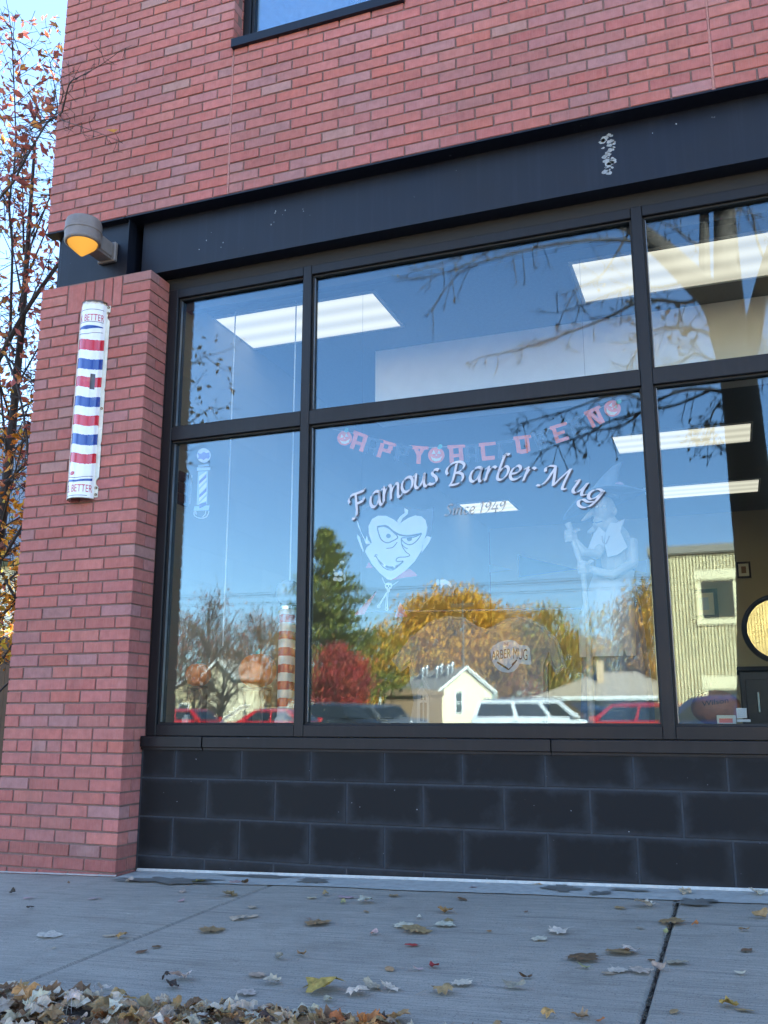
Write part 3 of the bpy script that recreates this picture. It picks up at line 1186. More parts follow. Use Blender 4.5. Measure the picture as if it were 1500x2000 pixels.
trunk_q = limb([(1488, 1440), (1486, 1250), (1480, 1100), (1466, 960), (1456, 860), (1447, 770), (1434, 700), (1416, 640)], 86, 62, 14)
L1 = limb([(1424, 665), (1398, 590), (1355, 545), (1300, 492), (1235, 440, .3), (1160, 380, .5), (1050, 300, .8)], 62, 24, 10)
L2 = limb([(1432, 680), (1425, 600), (1420, 520), (1416, 430), (1410, 330, -.4), (1395, 200, -.6)], 66, 30, 10)
L3 = limb([(1450, 730), (1468, 660), (1482, 590), (1500, 520, -.3), (1530, 430, -.5), (1570, 320, -.8)], 40, 20, 9)
L4 = limb([(1405, 605), (1380, 560), (1376, 480), (1372, 380), (1340, 260, .5)], 26, 14, 8)
BR = [
    [(1385, 572), (1340, 590), (1290, 585), (1245, 590), (1180, 622), (1100, 652), (1020, 680), (935, 698)],
    [(1300, 492), (1240, 470), (1150, 468), (1060, 480), (980, 500), (900, 530), (845, 600)],
    [(1260, 462), (1180, 440), (1080, 452), (980, 478), (900, 520), (820, 545)],
    [(1200, 415, .4), (1090, 430, .4), (1000, 450, .4), (900, 500, .4), (800, 530, .4)],
    [(1355, 545), (1290, 560), (1230, 560), (1150, 590), (1090, 610)],
    [(1436, 700), (1390, 652), (1340, 642), (1290, 640), (1260, 660), (1235, 700), (1225, 715)],
    [(1440, 735), (1400, 708), (1360, 690), (1330, 705), (1290, 714), (1250, 735)],
    [(1447, 775), (1390, 760), (1330, 762), (1270, 790), (1220, 828), (1160, 842), (1120, 858)],
    [(1390, 760), (1320, 790), (1265, 800), (1190, 822), (1150, 845), (1090, 868), (1035, 888)],
    [(1270, 790), (1230, 770), (1180, 775), (1110, 800), (1040, 820), (1010, 830)],
    [(1235, 440, .3), (1200, 500, .2), (1170, 540), (1120, 565)],
    [(1460, 930), (1430, 890), (1400, 868), (1370, 858)],
    [(1455, 860), (1435, 820), (1410, 790), (1395, 800), (1385, 830)],
    [(1468, 660), (1490, 690), (1510, 720), (1540, 735)],
    [(1482, 590), (1470, 620), (1490, 660), (1500, 700)],
    [(1376, 480), (1350, 470), (1310, 440), (1280, 430)],
    [(1500, 520, -.3), (1480, 470), (1470, 420), (1450, 380)],
    [(1416, 430), (1450, 400), (1480, 350), (1500, 300)],
    [(1160, 380, .5), (1050, 420, .5), (960, 440, .5), (850, 470, .5)],
]
BARKT = [(.20, .12, .05), (.25, .15, .06), (.16, .10, .05)]
lv = MB()
for bi, b in enumerate(BR):
    thick = 9 if bi in (0, 1, 7) else 6
    Q, R = limb(b, thick, 1.8, 6)
    for i in range(3, len(Q)):
        for _ in range(3 if i > 5 else 1):
            if random.random() < .5:
                continue
            tdir = (Q[i] - Q[i - 1]).normalized()
            sd = (tdir * random.uniform(.2, .8) + rv().normalized() * .8 + Vector((0, 0, -.1))).normalized()
            L = random.uniform(.08, .42)
            e = Q[i] + sd * L
            wood.tube(bez(Q[i], Q[i].lerp(e, .5) + rv(.04), e, 3), [.0052, .0045, .0038, .003], 4, caps=False)
            for k in range(random.randint(3, 6)):
                q0 = Q[i].lerp(e, random.uniform(.45, 1))
                e2 = q0 + (sd + rv().normalized() * .9).normalized() * random.uniform(.03, .13)
                wood.tube([q0, e2], [.0032, .002], 3, caps=False)
                if random.random() < .07:
                    leaf_card(lv, e2, random.uniform(.05, .085), cj(random.choice(BARKT)))
# a few leaf clusters still hanging
for (u, v, n) in ((1372, 855, 26), (1385, 838, 20), (1240, 795, 7), (1345, 632, 6), (1322, 650, 5), (1080, 848, 4), (1290, 600, 5), (1225, 640, 5)):
    c = sp(u, v)
    for _ in range(n):
        leaf_card(lv, c + Vector((random.gauss(0, .09), random.gauss(0, .08), random.gauss(0, .07))), random.uniform(.06, .11), cj(random.choice(BARKT)))
wood.build('trunk', M['darkbark'], st, smooth=True)
lv.build('crown', M['leaf'], st)
# island round its foot
m = MB()
m.lathe([(1.5, -.25), (1.5, -.09), (1.38, -.075), (1.34, -.11), (0, -.10)], 28, Matrix.Translation((tb.x, tb.y, 0)))
tag(m.build('tree_island', M['kerb']), 'round kerbed planting bed under the street tree', 'kerb', kind='structure')

# ---- small tree beyond the left corner of the shop
cb_ = Vector((-2.35, 2.2, -.08))
ct = thing('corner_tree', 'thin tree with red and orange leaves beyond the shop corner', 'tree', cb_)
wood = MB()
lv = MB()
RL = [(.42, .11, .07), (.48, .15, .07), (.36, .09, .07), (.54, .24, .06), (.42, .14, .12)]
OL = [(.70, .24, .02), (.74, .32, .03), (.60, .18, .02), (.66, .40, .06)]  # orange leaf tones, brightened to put sunlight into the shaded low leaves


def at3(u, v, Y):
    return at(u, v, Y)


wood.tube([cb_, Vector((-2.3, 2.2, .9)), Vector((-2.2, 2.15, 1.9)), Vector((-2.1, 2.1, 3.0)), Vector((-2.0, 2.0, 4.4)), Vector((-1.95, 1.9, 6.2))], [.075, .06, .052, .042, .03, .012], 8)
limbs = [
    [Vector((-2.25, 2.18, 1.45)), at3(-40, 800, 2.0), at3(5, 690, 1.9), at3(55, 600, 1.8), at3(118, 510, 1.7), at3(170, 440, 1.9)],
    [at3(20, 660, 1.9), at3(22, 570, 1.7), at3(24, 480, 1.6), at3(18, 400, 1.5), at3(30, 300, 1.4), at3(28, 180, 1.4), at3(22, 60, 1.4)],
    [Vector((-2.1, 2.1, 3.0)), at3(-20, 470, 1.5), at3(30, 350, 1.2), at3(62, 290, .9), at3(92, 240, .5), at3(112, 228, .1), at3(122, 215, -.12), at3(135, 165, -.25), at3(155, 150, -.3), at3(195, 128, -.35), at3(238, 97, -.4)],
    [at3(112, 228, .1), at3(125, 236, -.12), at3(165, 250, -.25), at3(200, 262, -.3), at3(240, 280, -.35)],
    [at3(100, 240, .4), at3(122, 190, -.1), at3(120, 160, -.15), at3(112, 120, -.2)],
    [at3(5, 690, 1.9), at3(60, 740, 1.8), at3(110, 770, 1.9)],
    [Vector((-2.28, 2.2, .8)), at3(-30, 1130, 2.0), at3(5, 1090, 1.9), at3(30, 1050, 1.8), at3(60, 1000, 1.9)],
    [at3(5, 1120, 2.0), at3(20, 1150, 1.9), at3(36, 1180, 1.9)],
    [at3(-20, 960, 1.8), at3(25, 930, 1.7), at3(60, 890, 1.7)],
    [at3(10, 690, 1.9), at3(35, 760, 1.6), at3(52, 850, 1.5), at3(56, 940, 1.6)],
]
ns = 0
for li, L in enumerate(limbs):
    Q = []
    for i in range(len(L) - 1):
        a, b, c, d = L[max(0, i - 1)], L[i], L[i + 1], L[min(len(L) - 1, i + 2)]
        for k in range(5):
            t = k / 5
            Q.append(.5 * ((2 * b) + (c - a) * t + (2 * a - 5 * b + 4 * c - d) * t * t + (3 * b - a - 3 * c + d) * t ** 3))
    Q.append(L[-1])
    r0 = (.030, .014, .011, .0035, .0045, .010, .020, .016, .012, .014)[li]
    r1 = (.014, .004, .0014, .0012, .0016, .004, .010, .010, .006, .006)[li]
    wood.tube(Q, [lerp(r0, r1, i / (len(Q) - 1)) for i in range(len(Q))], 6)
    front = li in (2, 3, 4)
    for i in range(2, len(Q)):
        near = Q[i].y < .05
        for _ in range(2 if near else 2):
            if near and random.random() < .72:
                continue
            td = (Q[i] - Q[i - 1]).normalized()
            sd = (td * .5 + rv().normalized()).normalized()
            ln = random.uniform(.04, .16) if near else random.uniform(.12, .55)
            e = Q[i] + sd * ln
            if near:
                e.y = min(e.y, -.05)
            elif e.x > -.04 and e.y > -.04:
                e.x = -.06
            wood.tube(bez(Q[i], Q[i].lerp(e, .5) + rv(.03), e, 3), ([.0020, .0018, .0015, .001] if near else [.0042, .0036, .003, .002]), 4, caps=False)
            for k in range(1 if near else 4):
                q0 = Q[i].lerp(e, random.uniform(.3, 1))
                e2 = q0 + (sd * .6 + rv().normalized()).normalized() * random.uniform(.04, .16 if not near else .07)
                if near:
                    e2.y = min(e2.y, -.04)
                elif e2.x > -.03 and e2.y > -.03:
                    continue
                wood.tube([q0, e2], [.0026, .0014], 3, caps=False)
                if random.random() < (.10 if near else .62):
                    pp = e2 + rv(.02)
                    if pp.x > -.05 and -.05 < pp.y < 8:
                        continue
                    leaf_card(lv, pp, random.uniform(.062, .10), cj(random.choice(RL if pp.z > 2.2 or random.random() < .15 else OL)), .3)
for k in range(2100):
    u, v = random.uniform(-60, 118), random.uniform(30, 1290)
    if random.random() < .4 and v < 780:
        continue
    Y = random.uniform(1.5, 2.9)
    p = at3(u, v, Y)
    if p.x > -.08:
        continue
    a = p + rv(.16)
    if a.x < -.05:
        wood.tube([p, a], [.002, .0032], 3, caps=False)
    leaf_card(lv, p, random.uniform(.055, .10), cj(random.choice(RL if v < 760 else OL)), .3)
# general crown so that the tree is whole from other sides
for k in range(40):
    a = random.uniform(0, 2 * pi)
    z = random.uniform(1.2, 6.0)
    r = random.uniform(.25, 1.0) * (1.5 - .12 * z)
    c = Vector((-2.15 + r * cos(a), 2.1 + r * sin(a), z))
    if c.x > -.12:
        continue
    s = Vector((-2.15, 2.1, max(.6, z - random.uniform(.4, .9))))
    wood.tube(bez(s, s.lerp(c, .6), c, 4), [.012, .010, .007, .005, .003], 5, caps=False)
    for _ in range(12):
        e = c + rv(.34)
        if e.x > -.05:
            continue
        wood.tube([c, c.lerp(e, .5) + rv(.03), e], [.003, .0024, .0015], 3, caps=False)
        if random.random() < .7:
            leaf_card(lv, e, random.uniform(.062, .10), cj(random.choice(RL if e.z > 2.2 or random.random() < .15 else OL)), .3)
wood.build('trunk', M['darkbark'], ct, smooth=True)
lv.build('crown', M['leaf'], ct)

# bushy orange shrub behind it, in the sun
tree('orange_shrub', 'sunlit orange shrub behind the thin corner tree', 'shrub', (-5.6, 7.5, -.1), 3.4, .3, 1.5, 1.5, OL + [(.40, .20, .03)], 60, 60, .11, .06, None, 'darkbark', .2, 2, rmin=.006)
# street tree to the left along the pavement (its leaves show in the left panes)
lt = Vector((-3.25, -4.0, -.1))
tree('maple_tree', 'half bare maple on the kerb left of the shop', 'tree', lt, 6.0, 3.2, 1.55, 1.5, [(.22, .11, .05), (.28, .15, .06), (.16, .09, .05)], 46, 26, .085, .11, None, 'darkbark', .15, 5, rmin=.005)
# ================================================================== cars
M['tyre'] = pm('tyre_rubber', (.018, .018, .019), .85, var=.3)
M['rim'] = pm('alloy_rim', (.42, .43, .45), .3, .8, var=.15)
M['lampr'] = pm('red_lamp_lens', (.35, .012, .012), .15, var=.1, coat=.6)
M['lampw'] = pm('clear_lamp_lens', (.65, .67, .70), .12, var=.15, coat=.6)
M['trim'] = pm('black_trim', (.018, .018, .02), .5, var=.2)
M['chrome'] = pm('bright_trim', (.55, .56, .58), .2, .9, var=.1)


def paint(name, col):
    return pm(name, col, .28, .15, var=.06, scale=3, coat=.8, spec=.5)


PAINT = {'red': paint('red_car_paint', (.42, .015, .018)), 'white': paint('white_car_paint', (.72, .73, .74)), 'black': paint('black_car_paint', (.012, .013, .016)),
         'grey': paint('grey_car_paint', (.10, .105, .115)), 'silver': paint('silver_car_paint', (.42, .43, .45)), 'blue': paint('navy_car_paint', (.012, .03, .085))}


def car(label, pos, head, kind, col, group='cars parked across the street'):
    """x forward; head = heading angle"""
    S = {'suv': dict(L=4.75, W=.93, zs=.28, zb=1.08, zh=1.02, zr=1.74, f=(.95, 1.72), r=(-2.06, -2.28), rails=True),
         'sedan': dict(L=4.7, W=.90, zs=.22, zb=.92, zh=.86, zr=1.43, f=(.42, 1.20), r=(-1.08, -1.85), rails=False),
         'hatch': dict(L=4.2, W=.88, zs=.22, zb=.96, zh=.92, zr=1.52, f=(.58, 1.28), r=(-1.42, -1.98), rails=False),
         'pickup': dict(L=5.6, W=.98, zs=.40, zb=1.20, zh=1.18, zr=1.88, f=(.72, 1.25), r=(-.82, -1.02), rails=False)}[kind]
    T = Matrix.Translation(pos) @ Matrix.Rotation(head, 4, 'Z')
    t = thing({'suv': 'parked_suv', 'pickup': 'pickup_truck'}.get(kind, 'parked_car'), label, 'truck' if kind == 'pickup' else 'car', pos, group)
    L, W, h = S['L'], S['W'], S['L'] / 2
    # lower body: loft of stations
    xs = [-h, -h + .08, -h + .45, -.9, 0, .9, S['f'][1], h - .5, h - .12, h]
    m = MB()
    n = 0
    ring = []
    for i, x in enumerate(xs):
        e = abs(x) / h
        wd = W * (1 - .10 * max(0, e - .6) / .4 - (.10 if i in (0, len(xs) - 1) else 0))
        if x > S['f'][1] - .01:
            zt = lerp(S['zh'], S['zh'] - .16, max(0, (x - S['f'][1]) / (h - S['f'][1])) ** 1.8)
        else:
            zt = S['zb'] if kind != 'pickup' or x > -1 else S['zb'] - .06
        zb = S['zs'] + (.14 if i in (0, len(xs) - 1) else .03 if i in (1, len(xs) - 2) else 0)
        if i in (0, len(xs) - 1):
            zt -= .10
        zm = lerp(zb, zt, .55)
        sec = [(-wd * .93, zb), (-wd, zb + .10), (-wd, zm), (-wd * .965, zt - .05), (-wd * .90, zt), (wd * .90, zt), (wd * .965, zt - .05), (wd, zm), (wd, zb + .10), (wd * .93, zb)]
        ring.append([T @ Vector((x, y, z)) for y, z in sec])
    k = len(ring[0])
    vs = [q for r in ring for q in r]
    fs = []
    for i in range(len(ring) - 1):
        for j in range(k):
            fs.append((i * k + j, i * k + (j + 1) % k, (i + 1) * k + (j + 1) % k, (i + 1) * k + j))
    fs += [tuple(range(k)), tuple((len(ring) - 1) * k + j for j in range(k - 1, -1, -1))]
    m.add(vs, fs)
    # cabin
    xb, xa = S['f']
    xc, xd = S['r']
    zb, zr = S['zb'] - .01, S['zr']
    wb, wr = W * .90, W * .74
    A = lambda x, y, z: T @ Vector((x, y, z))
    cab = [A(xd, -wb, zb), A(xa, -wb, zb), A(xa, wb, zb), A(xd, wb, zb),
           A(xc, -wr, zr - .05), A(xb, -wr, zr - .05), A(xb, wr, zr - .05), A(xc, wr, zr - .05),
           A(lerp(xc, xb, .12), -wr * .85, zr), A(lerp(xc, xb, .86), -wr * .85, zr), A(lerp(xc, xb, .86), wr * .85, zr), A(lerp(xc, xb, .12), wr * .85, zr)]
    m.add(cab, [(0, 1, 5, 4), (1, 2, 6, 5), (2, 3, 7, 6), (3, 0, 4, 7), (4, 5, 9, 8), (5, 6, 10, 9), (6, 7, 11, 10), (7, 4, 8, 11), (8, 9, 10, 11)])
    body = m.build('body', PAINT[col], t, smooth=True)
    # glass

    def quad(P0, P1, P2, P3, s0, s1, t0, t1, off):
        f = lambda s, q: P0.lerp(P1, s).lerp(P3.lerp(P2, s), q)
        nrm = (P1 - P0).cross(P3 - P0).normalized() * off
        a = [f(s0, t0), f(s1, t0), f(s1, t1), f(s0, t1)]
        g = MB().add([p + nrm for p in a] + [p - nrm * .2 for p in a], [(0, 1, 2, 3), (7, 6, 5, 4), (0, 4, 5, 1), (1, 5, 6, 2), (2, 6, 7, 3), (3, 7, 4, 0)])
        return g

    C = cab
    quad(C[1], C[2], C[6], C[5], .05, .95, .06, .93, .012).build('windshield', M['carglass'], t)
    quad(C[3], C[0], C[4], C[7], .07, .93, .10, .9, .012).build('rear_window', M['carglass'], t)
    cuts = [(.04, .40), (.44, .72), (.76, .95)] if kind == 'suv' else ([(.10, .93)] if kind == 'pickup' else [(.13, .50), (.54, .92)])
    for s0, s1 in cuts:
        quad(C[0], C[1], C[5], C[4], s0, s1, .10, .88, .012).build('side_window', M['carglass'], t)
        quad(C[2], C[3], C[7], C[6], 1 - s1, 1 - s0, .10, .88, .012).build('side_window', M['carglass'], t)
    for s in (-1, 1):
        m = MB()
        m.bbox(0, .20, -.04, .12, 0, .15, .03)
        o = MB()
        for v in m.v:
            o.v.append(tuple(T @ Vector((xa - .28 + v[0], s * (wb + .04 + v[1]), zb + .02 + v[2]))))
        o.f = m.f
        o.c = m.c
        o.build('side_mirror', PAINT[col], t)
        for x in (.35, -.75):
            q = MB().box(x, x + .18, -.012, .012, 0, .03)
            q.v = [tuple(T @ Vector((v[0], s * (W * .985) + v[1], zb - .14 + v[2]))) for v in q.v]
            q.build('door_handle', M['chrome'], t)
        q = MB().bbox(0, .14, -.2, .2, 0, .13, .03)
        q.v = [tuple(T @ Vector((h - .17 + v[0], s * W * .60 + v[1], S['zh'] - .36 + v[2]))) for v in q.v]
        q.build('headlight', M['lampw'], t)
        q = MB().bbox(0, .10, -.14, .14, 0, .24, .02)
        q.v = [tuple(T @ Vector((-h - .012 + v[0], s * W * .66 + v[1], S['zb'] - .36 + v[2]))) for v in q.v]
        q.build('taillight', M['lampr'], t)
        if S['rails']:
            q = MB().tube([T @ Vector((xc + .1, s * wr * .9, zr + .0)), T @ Vector((xc + .25, s * wr * .9, zr + .055)), T @ Vector((xb - .25, s * wr * .9, zr + .055)), T @ Vector((xb - .1, s * wr * .9, zr - .01))], .018, 6)
            q.build('roof_rail', M['chrome'], t)
        for x in (h - .92, -h + .95):
            Wm = T @ Matrix.Translation((x, s * (W - .11), .335 if kind != 'pickup' else .39)) @ Matrix.Rotation(pi / 2 * s, 4, 'X')
            r = .335 if kind != 'pickup' else .39
            w_ = MB().lathe([(r * .62, -.10), (r * .93, -.11), (r, -.07), (r, .07), (r * .93, .11), (r * .62, .10)], 20, Wm).build('wheel', M['tyre'], t, smooth=True)
            q = MB().lathe([(0, -.075), (r * .2, -.085), (r * .58, -.07), (r * .64, -.095), (r * .64, .05), (0, .05)], 20, Wm)
            q.build('rim', M['rim'], w_, smooth=True)
    q = MB().box(-h - .005, -h + .05, -W * .8, W * .8, S['zs'] + .1, S['zs'] + .24)
    q.box(h - .08, h + .004, -W * .5, W * .5, S['zs'] + .22, S['zh'] - .38)
    q.v = [tuple(T @ Vector(v)) for v in q.v]
    q.build('grille', M['trim'], t)
    return t


def cpos(u, D):
    p = far(u, D)
    return (p.x, p.y, GZ)


car('white SUV with roof rails before the ranch house', cpos(1052, 35.0), .03, 'suv', 'white')
car('red car parked beside the cream house', cpos(372, 40), .12, 'hatch', 'red')
car('long red sedan parked by the russet tree', cpos(560, 34), .05, 'sedan', 'red')
car('black SUV parked first in the row before the brown siding', cpos(655, 42), .35, 'suv', 'black')
car('grey sedan parked second in the row before the brown siding', cpos(716, 46), .35, 'suv', 'grey')
car('dark pickup truck parked last in the row by the brown siding', cpos(748, 52), .35, 'pickup', 'grey')
car('silver SUV parked behind the white SUV', cpos(1120, 44), .1, 'suv', 'silver')
car('silver hatchback parked between white SUV and red car', cpos(1185, 40), .15, 'hatch', 'silver')
car('red hatchback parked beside the fluted tan building', cpos(1248, 30), pi + .35, 'hatch', 'red')
car('navy blue sedan parked in front of the fluted building', cpos(1420, 21.5), pi + .15, 'hatch', 'blue')

# ================================================================== houses
M['whitesid'] = pm('white_stucco', (.62, .53, .36), .85, var=.08, scale=2, bump=.3, bscale=60)
M['brownsid'] = pm('brown_siding', (.22, .135, .075), .8, var=.15, scale=1, vec=(1, 1, 22))
M['shingle'] = pm('grey_shingles', (.24, .21, .185), .95, var=.3, scale=6, bump=.6, bscale=9)
M['tanroof'] = pm('tan_shingles', (.30, .235, .175), .95, var=.22, scale=5, bump=.6, bscale=9)
M['tanbrick'] = pm('tan_house_brick', (.48, .33, .18), .9, var=.25, scale=5)
M['trimw'] = pm('white_trim', (.72, .72, .70), .6, var=.08)
M['winglass'] = pm('house_window_glass', (.03, .045, .045), .08, var=.3, spec=.9)
M['cream2'] = pm('cream_siding', (.50, .40, .22), .8, var=.12, scale=1, vec=(1, 1, 16))
M['galv'] = pm('galvanised_metal', (.45, .46, .47), .35, .8, var=.2)


def bld(pos, rot):
    return Matrix.Translation(pos) @ Matrix.Rotation(rot, 4, 'Z')


def tm(m, T):
    m.v = [tuple(T @ Vector(v)) for v in m.v]
    return m


def window(T, x, y, z, w_, h_, parent, face=1, name='window'):
    """window on a wall facing local +y (face=1)"""
    f = MB()
    d = .06 * face
    for (a, b, c, e) in ((x, x + w_, z, z + .09), (x, x + w_, z + h_ - .09, z + h_), (x, x + .09, z + .09, z + h_ - .09), (x + w_ - .09, x + w_, z + .09, z + h_ - .09), (x + .09, x + w_ - .09, z + h_ * .5 - .04, z + h_ * .5 + .04)):
        f.box(a, b, min(y, y + d), max(y, y + d), c, e)
    o = tm(f, T).build(name, M['trimw'], parent)
    g = MB().box(x + .085, x + w_ - .085, min(y - .01, y + d * .4), max(y - .01, y + d * .4), z + .085, z + h_ - .085)
    tm(g, T).build('pane', M['winglass'], o)
    return o


def gable_house(name, label, T, W, Ln, ze, za, wallm, sidem, roofm, ov=.35, base=0):
    """front gable on local y=0 facing +y, x in 0..W, running to y=-Ln"""
    t = thing(name, label, 'house', T.translation)
    tm(MB().prism([(0, base), (W, base), (W, ze), (W / 2, za), (0, ze)], -.15, 0), T).build('front_wall', wallm, t)
    m = MB()
    m.box(0, .15, -Ln, -.152, base, ze)
    m.box(W - .15, W, -Ln, -.152, base, ze)
    m.box(.152, W - .152, -Ln, -Ln + .15, base, ze)
    tm(m, T).build('side_wall', sidem, t)
    m = MB()
    sl = (za - ze) / (W / 2)
    th = .14
    for s in (0, 1):
        x0, x1 = (-ov, W / 2) if s == 0 else (W + ov, W / 2)
        z0 = ze - ov * sl + .02
        vs = [(x0, ov, z0), (x1, ov, za + .02), (x1, -Ln - ov, za + .02), (x0, -Ln - ov, z0)]
        vs += [(a, b, c + th) for a, b, c in vs]
        m.add(vs, [(0, 3, 2, 1), (4, 5, 6, 7), (0, 1, 5, 4), (1, 2, 6, 5), (2, 3, 7, 6), (3, 0, 4, 7)])
    roof = tm(m, T).build('roof', roofm, t)
    m = MB()
    for s in (0, 1):
        x0, x1 = (-ov, W / 2) if s == 0 else (W + ov, W / 2)
        z0 = ze - ov * sl + .02
        vs = [(x0, ov + .004, z0 - .04), (x1, ov + .004, za - .02), (x1, ov + .004, za + .20), (x0, ov + .004, z0 + .18)]
        vs += [(a, b + .05, c) for a, b, c in vs]
        m.add(vs, [(0, 1, 2, 3), (4, 7, 6, 5), (0, 4, 5, 1), (1, 5, 6, 2), (2, 6, 7, 3), (3, 7, 4, 0)])
    tm(m, T).build('barge_board', M['trimw'], roof)
    return t, roof


# white gabled house with brown flank
D = 80
p = far(858, D)
T = bld((p.x, p.y, GZ), -.72)
Wd = wpx(112, D)
wh, wroof = gable_house('gabled_house', 'white gabled house with brown flank and roof vents', T, Wd, 9.5, hgt(1347, D), hgt(1302, D), M['whitesid'], M['brownsid'], M['shingle'])
window(T, Wd * .30, .0, hgt(1393, D), .75, hgt(1345, D) - hgt(1393, D) - .1, wh)
tm(MB().tube([(Wd * .88, .06, 0), (Wd * .88, .06, hgt(1345, D))], .05, 6), T).build('downpipe', M['trimw'], wh)
for y in (-1.6, -4.0, -7.4):
    for dx in (.0, -.45):
        zz = hgt(1302, D) - .15 + dx * .5
        m = MB().lathe([(.12, -.2), (.12, .42), (.24, .44), (.26, .58), (.2, .72), (0, .78)], 12, T @ Matrix.Translation((Wd / 2 - .5 + dx, y, zz)))
        m.build('roof_vent', M['galv'], wroof, smooth=True)
# brown lean-to on its left
p = far(752, 76)
T2 = bld((p.x, p.y, GZ), .1)
t = thing('brown_shed', 'low brown sided shed with flat eave beside the gabled house', 'shed', p)
w2 = wpx(82, 76)
tm(MB().box(0, w2, -4, 0, 0, hgt(1356, 76)), T2).build('wall', M['brownsid'], t)
tm(MB().box(-.5, w2 + .1, -4.2, .45, hgt(1356, 76) + .003, hgt(1344, 76)), T2).build('roof', M['brownsid'], t)
tm(MB().bbox(-.45, -.25, .1, .3, 0, hgt(1356, 76), .02), T2).build('post', M['trimw'], t)
# tan ranch house
D = 82
p = far(1062, D)
T3 = bld((p.x, p.y, GZ), -.04)
Wd = wpx(232, D)
rh = thing('ranch_house', 'tan brick ranch house with low hip roof and chimney', 'house', p)
ze, zr_ = hgt(1362, D), hgt(1312, D)
tm(MB().box(0, Wd, -7, 0, 0, ze), T3).build('wall', M['tanbrick'], rh)
m = MB()
o_ = .8
vs = [(-o_, o_, ze), (Wd + o_, o_, ze), (Wd + o_, -7 - o_, ze), (-o_, -7 - o_, ze), (Wd * .42, -3.5, zr_), (Wd * .70, -3.5, zr_)]
vs += [(a, b, ze - .16) for a, b, c in vs[:4]]
m.add(vs, [(0, 1, 5, 4), (1, 2, 5), (2, 3, 4, 5), (3, 0, 4), (0, 6, 7, 1), (1, 7, 8, 2), (2, 8, 9, 3), (3, 9, 6, 0), (6, 9, 8, 7)])
rr = tm(m, T3).build('roof', M['tanroof'], rh)
tm(MB().box(Wd * .41, Wd * .46, -2.4, -1.6, ze + .8, hgt(1293, D)), T3).build('chimney', M['tanbrick'], rr)
tm(MB().box(-o_ - .02, Wd + o_ + .02, o_ + .002, o_ + .12, ze - .2, ze + .02), T3).build('gutter', M['trimw'], rr)
for fx in (.18, .52, .84):
    window(T3, Wd * fx, 0, 1.0, 1.1, 1.3, rh)
# cream house and white shed at the left
p = far(338, 66)
T4 = bld((p.x, p.y, GZ), -.12)
ch, _ = gable_house('cream_house', 'cream sided house with low gable behind the red hatchback', T4, wpx(76, 66), 8, hgt(1338, 66), hgt(1312, 66), M['cream2'], M['cream2'], M['shingle'])
window(T4, .5, 0, 1.1, .9, 1.2, ch)
p = far(398, 62)
T5 = bld((p.x, p.y, GZ), .15)
wsd, _ = gable_house('white_shed', 'small white shed behind the low dark branched tree', T5, wpx(78, 62), 5, hgt(1312, 62), hgt(1278, 62), M['whitesid'], M['whitesid'], M['shingle'])
tm(MB().box(.35, 1.1, .002, .05, 0, 2.0), T5).build('door', M['trim'], wsd)

# fluted tan building
D = 31
p0 = far(1288, D)
fb = thing('fluted_building', 'tan fluted block building with flat dark roof edge', 'building', p0)
M['flute'] = pm('tan_split_block', (.58, .50, .30), .92, var=.22, scale=3, bump=.5, bscale=40)
M['flutes'] = pm('smooth_tan_block', (.60, .53, .34), .9, var=.08, scale=3)
M['fascia'] = pm('brown_grey_fascia', (.17, .155, .13), .6, var=.12)
fy = p0.y
X0 = p0.x
X1 = X0 + 11.0
zt = mir(1380, 1078, D).z
ztop = mir(1380, 1062, D).z
wa = (mir(1376, 1205, D), mir(1431, 1130, D))
da = (mir(1391, 1420, D), mir(1446, 1346, D))
wl = (mir(1356, 1131, D), mir(1440, 1108, D))
dl = (mir(1372, 1345, D), mir(1446, 1318, D))
sl_ = (mir(1362, 1220, D), mir(1440, 1207, D))
MB().box(X0, X1, fy - 9, fy - .055, GZ, zt).build('wall', M['flutes'], fb)
m = MB()
x = X0
holes = [(wa[0].x - .09, wa[1].x + .09, wa[0].z - .06, wa[1].z), (da[0].x - .1, da[1].x + .1, GZ, da[1].z + .1), (wl[0].x, wl[1].x, wl[0].z, wl[1].z), (dl[0].x, dl[1].x, dl[0].z, dl[1].z), (sl_[0].x, sl_[1].x, sl_[0].z, sl_[1].z)]
for k in range(int((X1 - X0) / .1016)):
    xa, xb_ = X0 + k * .1016 + .018, X0 + (k + 1) * .1016 - .018
    segs = [(GZ, zt)]
    for hx0, hx1, hz0, hz1 in holes:
        if xb_ > hx0 and xa < hx1:
            ns_ = []
            for a, b in segs:
                if hz1 <= a or hz0 >= b:
                    ns_.append((a, b))
                else:
                    if hz0 > a:
                        ns_.append((a, hz0))
                    if hz1 < b:
                        ns_.append((hz1, b))
            segs = ns_
    for a, b in segs:
        z = a
        while z < b - .02:
            z2 = min(b, (math.floor((z - GZ) / .2032 + 1e-4) + 1) * .2032 + GZ)
            if z2 - z > .02:
                j = random.uniform(-.006, .006)
                m.add([(xa, fy - .05, z), (xb_, fy - .05, z), (xb_, fy - .05, z2 - .010), (xa, fy - .05, z2 - .010), (xa + .008, fy + j, z), (xb_ - .008, fy + j, z), (xb_ - .008, fy + j, z2 - .010), (xa + .008, fy + j, z2 - .010)],
                      [(4, 7, 6, 5), (0, 4, 5, 1), (1, 5, 6, 2), (2, 6, 7, 3), (3, 7, 4, 0)])
            z = z2
m.build('fluted_blocks', M['flute'], fb, kind='stuff')
MB().box(X0 - .05, X1 + .05, fy - 9.05, fy + .12, zt + .004, ztop).build('roof_fascia', M['fascia'], fb)
MB().box(wl[0].x, wl[1].x, fy - .054, fy - .01, wl[0].z, wl[1].z).build('lintel', M['flutes'], fb)
MB().box(dl[0].x, dl[1].x, fy - .054, fy - .01, dl[0].z, dl[1].z).build('lintel', M['flutes'], fb)
